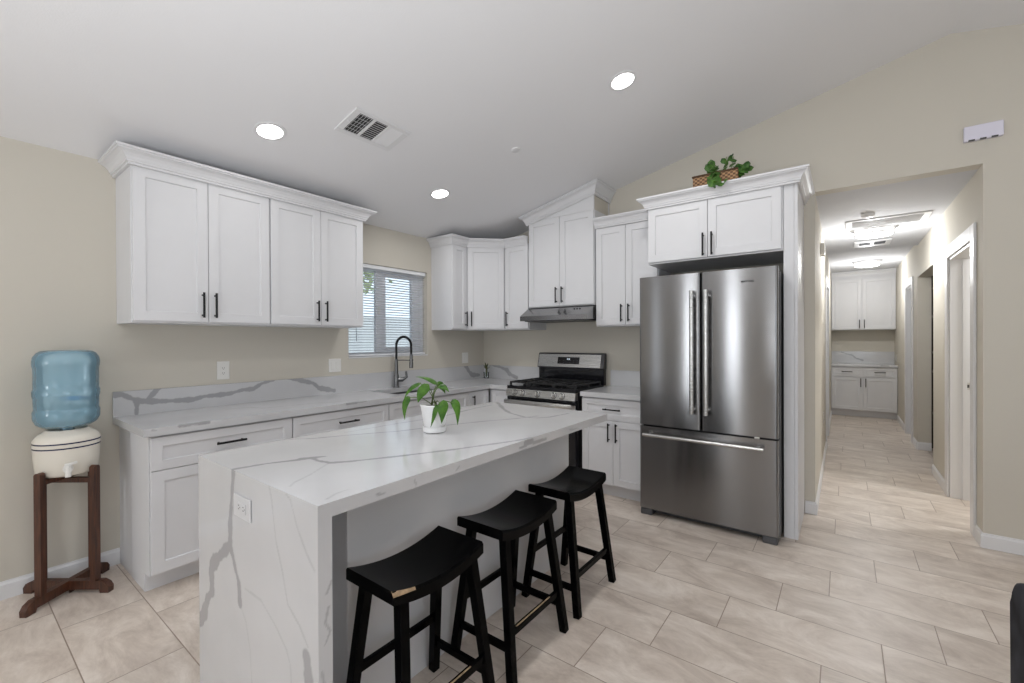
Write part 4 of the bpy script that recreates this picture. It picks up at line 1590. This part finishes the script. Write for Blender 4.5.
px, py, pz = 1.943, -2.624, IZ + 0.001
t = thing('potted_pothos', 'green pothos in a small white pot standing on the island', 'plant', (px, py, pz))
MB().lathe([(0.0, 0.001), (0.052, 0.001), (0.056, 0.004), (0.058, 0.026), (0.0545, 0.027), (0.052, 0.012), (0.0, 0.012)], (px, py, pz), 40).build('saucer', 'whiteceramic', t, auto=40)
MB().lathe([(0.0, 0.0125), (0.046, 0.0125), (0.048, 0.016), (0.067, 0.128), (0.0705, 0.130), (0.0705, 0.136), (0.066, 0.137), (0.064, 0.124), (0.0, 0.122)], (px, py, pz), 40).build('pot', 'whiteceramic', t, auto=40)
MB().lathe([(0.0, 0.123), (0.055, 0.1225), (0.063, 0.1235), (0.03, 0.129), (0.0, 0.130)], (px, py, pz), 24, capb=False, capt=False).build('soil', 'soil', t, smooth=True)
rv = Vector((0.80, 0.60, 0.0))     # to the right as the camera stands
fv = Vector((0.60, -0.80, 0.0))    # towards the camera
O = Vector((px, py, pz))


def at3(a, z, c=0.0):
    return O + rv * a + Vector((0, 0, z)) + fv * c


leaves = [  # base, mid, tip, width, normal
    (at3(-0.122, 0.172, 0.02), at3(-0.150, 0.150, 0.03), at3(-0.136, 0.066, 0.045), 0.019, fv + Vector((0, 0, 0.3)) - rv * 0.2),
    (at3(-0.070, 0.240, 0.00), at3(-0.125, 0.225, 0.02), at3(-0.142, 0.165, 0.03), 0.015, fv + rv * -0.4 + Vector((0, 0, 0.8))),
    (at3(-0.030, 0.232, 0.02), at3(-0.062, 0.205, 0.05), at3(-0.070, 0.150, 0.05), 0.028, fv + Vector((0, 0, 0.5)) + rv * 0.1),
    (at3(0.010, 0.236, -0.02), at3(-0.035, 0.275, -0.02), at3(-0.098, 0.270, -0.02), 0.022, Vector((0, 0, 1)) + fv * 0.35),
    (at3(0.020, 0.225, -0.02), at3(0.045, 0.236, -0.01), at3(0.074, 0.195, 0.0), 0.021, Vector((0, 0, 1)) + fv * 0.6),
    (at3(0.012, 0.230, -0.04), at3(0.03, 0.230, -0.05), at3(0.045, 0.180, -0.06), 0.020, fv + Vector((0, 0, 0.4))),
    (at3(0.040, 0.150, 0.065), at3(0.062, 0.150, 0.085), at3(0.052, 0.058, 0.10), 0.034, fv + Vector((0, 0, 0.2)) + rv * 0.35),
    (at3(0.018, 0.140, 0.07), at3(0.020, 0.110, 0.095), at3(0.000, 0.040, 0.10), 0.017, fv - rv * 0.6),
    (at3(0.094, 0.150, 0.05), at3(0.130, 0.158, 0.055), at3(0.124, 0.044, 0.07), 0.023, fv + rv * 0.35 + Vector((0, 0, 0.2))),
]
mb = MB()
for b, m_, tp, w, nn in leaves:
    leaf_mesh(mb, b, m_, tp, w, nn)
mb.build('leaves', 'leaf', t, smooth=True)
mb = MB()
for k, (b, m_, tp, w, nn) in enumerate(leaves):
    s = at3(random.uniform(-0.02, 0.03), 0.126, random.uniform(-0.02, 0.02))
    md = s.lerp(b, 0.5) + Vector((0, 0, 0.02))
    mb.tube([s, md, b, b.lerp(m_, 0.15)], [0.0025, 0.0022, 0.002, 0.0015], 6)
mb.build('stems', 'stem', t, smooth=True)

# succulent in a little glass in the counter corner
gx, gy = 0.150, -0.125
CG = CZ1 + 0.0012
t = thing('potted_succulent', 'tiny spiky succulent in a clear glass in the counter corner', 'plant', (gx, gy, CG))
MB().lathe([(0.0, 0.0), (0.026, 0.0), (0.030, 0.004), (0.034, 0.075), (0.032, 0.075), (0.028, 0.010), (0.0, 0.008)], (gx, gy, CG), 24).build('glass', 'glass', t, auto=40)
MB().tube([(gx, gy, CG + 0.02), (gx + 0.004, gy, CG + 0.07), (gx, gy + 0.004, CG + 0.125)], [0.008, 0.012, 0.012], 8).build('stalk', 'succ', t, smooth=True)
mb = MB()
for k in range(11):
    a = k * 2.4
    tl = 0.5 + 0.07 * k
    d = Vector((math.cos(a) * math.cos(tl), math.sin(a) * math.cos(tl), math.sin(tl)))
    b = Vector((gx, gy, CG + 0.105 + 0.002 * k))
    ln = 0.062 if k % 3 else 0.08
    leaf_mesh(mb, b, b + d * ln * 0.5 + Vector((0, 0, 0.008)), b + d * ln, 0.010, Vector((0, 0, 1)) + d * 0.01, 0.3, 0, 6)
mb.build('leaves', 'succ', t, smooth=True)

# wicker basket with ivy on the fridge cabinet
bx0, bx1, by0, by1, bz0, bz1 = 2.618, 2.938, -0.500, -0.385, 2.4265, 2.640
t = thing('ivy_basket', 'brown wicker basket of trailing ivy on top of the refrigerator cabinet', 'basket', (2.76, -0.43, bz0))
mb = MB()
th = 0.010
mb.box(bx0, bx1, by0, by0 + th, bz0, bz1, 0.003).box(bx0, bx1, by1 - th, by1, bz0, bz1, 0.003)
mb.box(bx0, bx0 + th, by0 + th, by1 - th, bz0, bz1, 0.003).box(bx1 - th, bx1, by0 + th, by1 - th, bz0, bz1, 0.003)
mb.box(bx0 + th, bx1 - th, by0 + th, by1 - th, bz0, bz0 + 0.01)
mb.build('basket_body', 'wicker', t)
mb = MB()
mb.tube([(bx0, by0, bz1), (bx1, by0, bz1), (bx1, by1, bz1), (bx0, by1, bz1), (bx0, by0, bz1)], 0.008, 8)
mb.build('basket_rim', pmat('dark_wicker_rim', (0.09, 0.045, 0.02), 0.7), t, smooth=True)
mb = MB()
ms = MB()
rnd = random.Random(5)


def ivy_leaf(c, size, dirv, nrm):
    dirv = dirv.normalized()
    leaf_mesh(mb, c - dirv * size * 0.5, c, c + dirv * size * 0.55, size * 0.5, nrm, 0.2, 0.6, 6)


def spray(p0, p1, nleaf, size, sag=0.0):
    p0, p1 = Vector(p0), Vector(p1)
    m_ = (p0 + p1) / 2 + Vector((0, 0, sag))
    ms.tube([p0, m_, p1], 0.0025, 5)
    for k in range(nleaf):
        s = (k + 0.7) / nleaf
        c = p0 * (1 - s) ** 2 + m_ * 2 * s * (1 - s) + p1 * s * s
        c = c + Vector((rnd.uniform(-1, 1), rnd.uniform(-1, 1), rnd.uniform(-1, 1))) * 0.018
        ivy_leaf(c, size * rnd.uniform(1.0, 1.5), Vector((rnd.uniform(-1, 1), rnd.uniform(-1, 0.3), rnd.uniform(-0.9, 0.3))), Vector((rnd.uniform(-0.5, 0.5), -1, rnd.uniform(0.1, 0.9))))


spray((2.78, -0.44, 2.60), (2.735, -0.50, 2.715), 9, 0.052, 0.05)
spray((2.77, -0.46, 2.62), (2.755, -0.53, 2.66), 8, 0.050, 0.06)
spray((2.80, -0.49, 2.62), (2.76, -0.535, 2.58), 8, 0.050, 0.04)
spray((2.84, -0.44, 2.60), (2.85, -0.44, 2.765), 7, 0.040)
spray((2.87, -0.44, 2.60), (2.900, -0.44, 2.755), 7, 0.038)
spray((2.92, -0.44, 2.60), (2.985, -0.46, 2.640), 9, 0.052, 0.06)
spray((2.93, -0.44, 2.60), (3.010, -0.46, 2.660), 6, 0.042, 0.03)
spray((2.78, -0.52, 2.60), (2.77, -0.55, 2.530), 7, 0.045)
spray((2.80, -0.52, 2.60), (2.79, -0.700, 2.515), 6, 0.042, 0.04)
spray((2.78, -0.700, 2.512), (2.875, -0.705, 2.485), 9, 0.042, 0.01)
mb.build('ivy_leaves', 'ivy', t, smooth=True)
ms.build('ivy_stems', 'stem', t, smooth=True)
# ================================================================== window blind
t = thing('window_blind', 'white horizontal mini blind lowered over the kitchen window', 'blind', (-0.03, -1.39, WZ1))
by0_, by1_ = WY0 + 0.012, WY1 - 0.012
MB().box(-0.052, -0.012, by0_, by1_, WZ1 - 0.040, WZ1 - 0.002, 0.003).build('head_rail', 'blind', t)
MB().box(-0.045, -0.020, by0_ + 0.005, by1_ - 0.005, WZ0 + 0.016, WZ0 + 0.032, 0.003).build('bottom_rail', 'blind', t)
mb = MB()
n = 33
for k in range(n):
    z = WZ0 + 0.045 + (WZ1 - 0.050 - WZ0 - 0.045) * k / (n - 1)
    A = Frame((-0.0325, by0_ + 0.004, z), (0, 1, 0), (0.955, 0, 0.30), Vector((-0.30, 0, 0.955)))
    A.w = Vector((0.955, 0, 0.30))
    w = by1_ - by0_ - 0.008
    P = [A(0, 0, -0.0125), A(w, 0, -0.0125), A(w, 0.0017, 0), A(0, 0.0017, 0), A(0, 0, 0.0125), A(w, 0, 0.0125)]
    v = [mb.bm.verts.new(p) for p in P]
    mb.bm.faces.new([v[0], v[1], v[2], v[3]])
    mb.bm.faces.new([v[3], v[2], v[5], v[4]])
mb.build('slats', 'blind', t)
mb = MB()
for y in (by0_ + 0.12, (by0_ + by1_) / 2, by1_ - 0.12):
    for x in (-0.046, -0.019):
        mb.tube([(x, y, WZ0 + 0.03), (x, y, WZ1 - 0.04)], 0.0008, 5)
mb.build('ladder_cords', 'blind', t)
MB().tube([(-0.012, by0_ + 0.075, WZ1 - 0.04), (-0.012, by0_ + 0.078, 1.36)], 0.004, 8).build('tilt_wand', 'glass', t, smooth=True)

# outside the kitchen window
MB().box(-9, -0.2, -6, 5, -0.15, -0.02).build('garden_ground', 'ground')['kind'] = 'structure'
MB().box(-5.2, -5.0, -6, 5, -0.02, 1.9).build('garden_wall', 'stucco')['kind'] = 'structure'
mb = MB()
rb = random.Random(3)
TY = 1.42
for k in range(420):
    c = Vector((-4.4 + max(-0.5, min(0.5, rb.gauss(0, 0.28))), TY + max(-0.35, min(0.20, rb.gauss(-0.05, 0.2))), 2.85 + max(-0.4, min(0.5, rb.gauss(0, 0.25)))))
    d = Vector((rb.uniform(-1, 1), rb.uniform(-1, 1), rb.uniform(-1, 1))).normalized()
    leaf_mesh(mb, c, c + d * 0.06, c + d * 0.12 + Vector((0, 0, -0.02)), 0.04, Vector((rb.uniform(-1, 1), rb.uniform(-1, 1), 1)), 0.2, 0.2, 3)
tr = thing('garden_tree', 'green leafy tree seen through the left pane of the kitchen window', 'tree', (-4.4, TY, -0.02))
mb.build('crown', 'leafout', tr, smooth=True)
MB().tube([(-4.4, TY - 1.1, -0.02), (-4.42, TY - 1.05, 1.6), (-4.38, TY - 0.3, 2.8)], [0.06, 0.05, 0.03], 10).build('trunk', 'wood', tr, smooth=True)


# ================================================================== ceiling fixtures
def ceil_frame(x, y):
    n = Vector((SL, 0, -1)).normalized() if x <= RIDGE else Vector((-SL, 0, -1)).normalized()
    u = Vector((0, 1, 0))
    v = n.cross(u)
    F = Frame((x, y, cz(x)), u, n, v)
    return F


def can_light(x, y, label, power=2.8):
    F = ceil_frame(x, y)
    t = thing('recessed_light', label, 'ceiling light', F.o, 'recessed kitchen ceiling lights')
    MB().lathe([(0.070, 0.001), (0.090, 0.001), (0.089, 0.005), (0.073, 0.007), (0.070, 0.006)], F.o, 40, F.w, capb=False, capt=False).build('trim_ring', 'trim', t, auto=40)
    MB().lathe([(0.0, 0.002), (0.070, 0.002), (0.070, 0.0045), (0.0, 0.0045)], F.o, 40, F.w).build('lens', 'ledlens', t)
    l = bpy.data.lights.new('can_lamp', 'AREA')
    l.shape = 'DISK'
    l.size = 0.14
    l.energy = power
    l.color = (1.0, 0.995, 0.985)
    o = bpy.data.objects.new('can_lamp', l)
    o.rotation_euler = F.w.to_track_quat('-Z', 'Y').to_euler()
    o.location = F.o + F.w * 0.008
    COL.objects.link(o)
    return t


can_light(2.443, -1.462, 'round lit recessed ceiling light, the highest, between range and refrigerator', 9.0)
can_light(0.792, -2.884, 'round lit recessed ceiling light above the left wall cabinets', 2.2)
can_light(0.779, -1.468, 'round lit recessed ceiling light in front of the kitchen window', 10.0)
can_light(2.443, -2.95, 'round recessed ceiling light over the stools', 9.5)
for x, y in ((2.443, -4.45), (5.84, -1.46), (5.84, -3.6), (5.84, -5.8), (2.443, -6.2)):
    can_light(x, y, 'round recessed ceiling light of the living area')

# supply vent
F = ceil_frame(1.150, -2.403)
F.v = -F.v
t = thing('ceiling_vent', 'white rectangular louvered air vent in the kitchen ceiling', 'vent', F.o)
W_, H_ = 0.205, 0.127


def vf(mb, a0, a1, b0, b1, c0, c1, bev=0.0):
    mb.fbox(F, a0, a1, b0, b1, c0, c1, bev)


mb = MB()
vf(mb, -W_, W_, -H_, -H_ + 0.032, 0.001, 0.010, 0.003)
vf(mb, -W_, W_, H_ - 0.032, H_, 0.001, 0.010, 0.003)
vf(mb, -W_, -W_ + 0.045, -H_ + 0.032, H_ - 0.032, 0.001, 0.010, 0.003)
vf(mb, W_ - 0.045, W_, -H_ + 0.032, H_ - 0.032, 0.001, 0.010, 0.003)
i0, i1 = -W_ + 0.045, W_ - 0.045
third = (i1 - i0) / 3
for k in (1, 2):
    vf(mb, i0 + third * k - 0.008, i0 + third * k + 0.008, -H_ + 0.032, H_ - 0.032, 0.001, 0.009)
mb.build('vent_frame', 'trim', t)
mb = MB()
vf(mb, i0, i1, -H_ + 0.032, H_ - 0.032, 0.0004, 0.0012)
mb.build('duct_shade_sheet', 'ventdark', t)  # flat dark sheet standing in for the shade inside the duct
mb = MB()
b0, b1 = -H_ + 0.034, H_ - 0.034
nl = 10
for k in range(nl):
    b = b0 + (b1 - b0) * (k + 0.5) / nl
    if k % 2 == 0:
        vf(mb, i0, i0 + third - 0.008, b - 0.0008, b + 0.0008, 0.002, 0.0030)
    vf(mb, i0 + third + 0.008, i0 + 2 * third - 0.008, b - 0.0011, b + 0.0011, 0.002, 0.0038)
for k in range(5):
    a = i0 + (third - 0.01) * (k + 0.5) / 5
    vf(mb, a - 0.0008, a + 0.0008, b0, b1, 0.002, 0.0030)
a0 = i0 + 2 * third + 0.008
for k in range(11):
    a = a0 + (third - 0.01) * (k + 0.5) / 11
    P = [F(a - 0.0042, b0, 0.003), F(a + 0.0030, b0, 0.0075), F(a + 0.0030, b1, 0.0075), F(a - 0.0042, b1, 0.003)]
    mb.prism(P, F.w * 0.001)
mb.build('louvers', 'trim', t)
mb = MB()
vf(mb, i0 - 0.028, i0 - 0.008, -0.006, 0.006, 0.010, 0.016, 0.002)
mb.build('damper_lever', 'trim', t)

F = ceil_frame(1.575, -1.441)
t = thing('sprinkler_cap', 'small round white sprinkler cover in the kitchen ceiling', 'sprinkler', F.o)
MB().lathe([(0.0, 0.003), (0.030, 0.003), (0.034, 0.005), (0.034, 0.009), (0.030, 0.011), (0.0, 0.0115)], F.o, 30, F.w).build('cover_plate', 'trim', t, auto=40)
MB().lathe([(0.030, 0.0), (0.030, 0.0045)], F.o, 24, F.w).build('escutcheon', 'ceil', t)

# door chime high on the wall
t = thing('door_chime', 'white door chime box on the wall high above the hallway opening', 'door chime', (4.294, 0, 2.65))
MB().box(4.198, 4.378, -0.030, -0.001, 2.652, 2.750, 0.006, 2).build('housing', pmat('chime_plastic', (0.72, 0.70, 0.80), 0.4), t)
for x in (4.219, 4.271, 4.323):
    MB().box(x, x + 0.03, -0.0308, -0.018, 2.6515, 2.6595).build('sound_slot', 'slot', t)

# ================================================================== hallway fixtures
def flush_light(x, y, z, label, r=0.16):
    t = thing('flush_ceiling_light', label, 'ceiling light', (x, y, z), 'hallway ceiling lights')
    MB().lathe([(0.0, 0.0), (r * 0.93, 0.0), (r * 0.93, -0.012), (0.0, -0.012)], (x, y, z), 40).build('base_pan', 'trim', t, auto=40)
    MB().lathe([(r * 0.96, -0.012), (r * 0.96, -0.062), (r * 0.9, -0.074), (r * 0.5, -0.081), (0.0, -0.083)], (x, y, z), 40, capb=False).build('diffuser', 'halllens', t, smooth=True)
    for zz in (-0.020, -0.058):
        MB().lathe([(r * 0.97, zz - 0.006), (r * 1.02, zz - 0.006), (r * 1.02, zz + 0.006), (r * 0.97, zz + 0.006)], (x, y, z), 40, capb=False, capt=False).build('metal_ring', 'chrome', t)
    return t


def hall_lamp(x, y, z, p):
    l = bpy.data.lights.new('hall_lamp', 'POINT')
    l.energy = p
    l.shadow_soft_size = 0.05
    l.color = (0.97, 0.985, 1.0)
    o = bpy.data.objects.new('hall_lamp', l)
    o.location = (x, y, z)
    COL.objects.link(o)


flush_light(3.82, 1.75, 2.499, 'lit round flush ceiling light with metal rings, nearer one in the hallway')
hall_lamp(3.82, 1.75, 2.20, 36)
flush_light(3.86, 4.60, 2.554, 'lit round flush ceiling light near the far end of the hallway')
hall_lamp(3.86, 4.60, 2.25, 27)
t = thing('smoke_alarm', 'small round white alarm on the hallway ceiling before the hatch', 'smoke alarm', (3.745, 1.02, 2.5))
MB().lathe([(0.0, -0.034), (0.034, -0.034), (0.046, -0.026), (0.05, -0.004), (0.05, -0.001), (0.0, -0.001)], (3.745, 1.02, 2.5), 28).build('housing', 'trim', t, auto=45)
t = thing('return_grille', 'long grey air return grille with white frame in the hallway ceiling', 'vent', (3.89, 1.42, 2.5))
mb = MB()
gx0, gx1, gy0, gy1 = 3.585, 4.20, 1.225, 1.605
fw_ = 0.05
zz0, zz1 = 2.488, 2.499
mb.box(gx0, gx0 + fw_, gy0, gy1, zz0, zz1, 0.002).box(gx1 - fw_, gx1, gy0, gy1, zz0, zz1, 0.002)
mb.box(gx0 + fw_, gx1 - fw_, gy0, gy0 + 0.03, zz0, zz1, 0.002).box(gx0 + fw_, gx1 - fw_, gy1 - 0.03, gy1, zz0, zz1, 0.002)
mb.build('grille_frame', 'trim', t)
mb = MB()
for k in range(26):
    y = gy0 + 0.034 + (gy1 - gy0 - 0.068) * k / 25
    mb.prism([(gx0 + fw_, y - 0.004, 2.498), (gx0 + fw_, y + 0.004, 2.489), (gx0 + fw_, y + 0.0055, 2.489), (gx0 + fw_, y - 0.0025, 2.498)], (gx1 - gx0 - 2 * fw_, 0, 0))
mb.build('grille_louvers', pmat('grey_louver_enamel', (0.50, 0.50, 0.51), 0.5), t)
t = thing('ceiling_register', 'white square air register behind the nearer hallway light', 'vent', (3.84, 2.62, 2.5))
mb = MB()
mb.box(3.67, 4.01, 2.44, 2.51, 2.490, 2.499, 0.002).box(3.67, 4.01, 2.70, 2.80, 2.490, 2.499, 0.002)
mb.box(3.67, 3.72, 2.51, 2.70, 2.490, 2.499, 0.002).box(3.96, 4.01, 2.51, 2.70, 2.490, 2.499, 0.002).box(3.825, 3.855, 2.51, 2.70, 2.490, 2.499)
mb.build('register_frame', 'trim', t)
mb = MB()
for k in range(9):
    y = 2.515 + 0.18 * k / 8
    mb.box(3.72, 3.96, y, y + 0.006, 2.492, 2.498)
mb.build('register_louvers', 'grey', t)
t = thing('wall_speaker', 'small white box high on the left wall of the hallway', 'wall box', (3.39, 1.06, 2.17))
MB().box(3.391, 3.425, 0.98, 1.15, 2.170, 2.275, 0.005, 2).build('housing', 'plate', t)
MB().box(3.4245, 3.4265, 1.0, 1.13, 2.185, 2.26, 0.0005).build('grille_face', 'chrome', t)
outlet('small white outlet low on the left wall of the hallway', Frame((3.39, 1.75, 0.50), (0, -1, 0), (1, 0, 0)), 0.075, 0.12)

# cabinets at the end of the hall
HYB = 5.56
FHB = Frame((0, HYB + 0.001, 0), (1, 0, 0), (0, -1, 0))
t = thing('base_cabinet', 'white base cabinet with two drawers and two doors at the hallway end', 'cabinet', (3.84, 5.85, 0), 'hallway end cabinets')
MB().box(3.393, 4.287, HYB + 0.001, HE - 0.002, 0.11, 0.872, 0.001).box(3.393, 4.287, HYB + 0.07, HE - 0.002, 0, 0.11).build('cabinet_body', 'white', t)
for a0, a1, hx in ((3.397, 3.838, 3.806), (3.842, 4.283, 3.874)):
    d = shaker(FHB, a0, a1, 0.70, 0.862, 0.001, t, 'drawer', rail=0.045)
    pull(FHB, (a0 + a1) / 2, 0.785, 0.021, 0.15, d, vert=False)
    d = shaker(FHB, a0, a1, 0.12, 0.69, 0.001, t)
    pull(FHB, hx, 0.60, 0.021, 0.15, d)
t = thing('countertop', 'white veined quartz countertop on the cabinet at the hallway end', 'countertop', (3.84, 5.85, 0.874))
Stone().box(3.391, 4.289, HYB - 0.04, HE - 0.002, 0.874, 0.912, 0.01, {'y-': [([(4.08, 0.90), (4.18, 0.895)], 0.012, 0.008, 1)]}, 2).build('slab', t)
Stone().box(3.391, 4.289, HE - 0.024, HE - 0.003, 0.912, 1.125, 0.008, {'y-': [([(3.54, 1.11), (3.62, 1.075), (3.70, 1.055), (3.75, 1.0), (3.846, 0.965)], 0.008, 0.014, 1)]}, 2).build('backsplash', t)
HYU = 5.82
FHU = Frame((0, HYU, 0), (1, 0, 0), (0, -1, 0))
t = thing('wall_cabinet', 'white two-door wall cabinet at the end of the hallway', 'cabinet', (3.84, 6.0, 1.515), 'hallway end cabinets')
MB().box(3.393, 4.287, HYU, HE - 0.002, 1.515, 2.50, 0.001).build('cabinet_body', 'white', t)
for a0, a1, hx in ((3.397, 3.828, 3.796), (3.832, 4.283, 3.864)):
    d = shaker(FHU, a0, a1, 1.525, 2.42, 0.001, t)
    pull(FHU, hx, 1.62, 0.021, 0.15, d)
crown('crown_molding', [(3.393, HYU - 0.021), (4.287, HYU - 0.021)], 2.468, 'white crown molding over the wall cabinet at the hallway end')
outlet('tiny white outlet on the right wall just above the hallway end counter', Frame((4.29, 5.80, 1.03), (0, -1, 0), (-1, 0, 0)), 0.075, 0.12)

# ================================================================== armchair at the right edge
t = thing('armchair', 'charcoal velvet armchair whose arm shows at the right edge', 'armchair', (4.42, -2.5, 0))
AX0, AX1, AY0, AY1 = 3.986, 4.86, -2.92, -2.06


def arm(x0, x1):
    mb = MB()
    pr = []
    yc, r = 0.0, 0.10
    top = 0.625
    prof = [(AY0, 0.13), (AY1, 0.13)]
    for k in range(0, 7):
        a = k / 6 * math.pi / 2
        prof.append((AY1 - r + r * math.cos(a), top - r + r * math.sin(a)))
    for k in range(0, 7):
        a = math.pi / 2 + k / 6 * math.pi / 2
        prof.append((AY0 + r + r * math.cos(a), top - r + r * math.sin(a)))
    mb.prism([(x0, y, z) for y, z in prof], (x1 - x0, 0, 0))
    es = [e_ for e_ in mb.bm.edges if abs(e_.verts[0].co.x - e_.verts[1].co.x) < 1e-6]
    bmesh.ops.bevel(mb.bm, geom=es, offset=0.012, segments=2, affect='EDGES', profile=0.5)
    return mb.build('arm', 'chair', t, auto=50)


arm(AX0, AX0 + 0.15)
arm(AX1 - 0.15, AX1)
MB().box(AX0 + 0.152, AX1 - 0.152, AY0 + 0.02, AY1 - 0.04, 0.13, 0.30, 0.02, 3).build('seat_base', 'chair', t, auto=50)
MB().box(AX0 + 0.155, AX1 - 0.155, AY0 + 0.01, AY1 - 0.20, 0.302, 0.44, 0.04, 4).build('seat_cushion', 'chair', t, auto=50)
MB().box(AX0 + 0.155, AX1 - 0.155, AY1 - 0.19, AY1 - 0.02, 0.302, 0.80, 0.05, 4).build('backrest', 'chair', t, auto=50)
for x in (AX0 + 0.07, AX1 - 0.07):
    for y in (AY0 + 0.07, AY1 - 0.07):
        MB().lathe([(0.0, 0.0), (0.018, 0.0), (0.026, 0.13), (0.0, 0.132)], (x, y, 0), 14).build('leg', 'blackwood', t, auto=40)

# tidy helper properties
for o in bpy.data.objects:
    if '_o' in o:
        del o['_o']
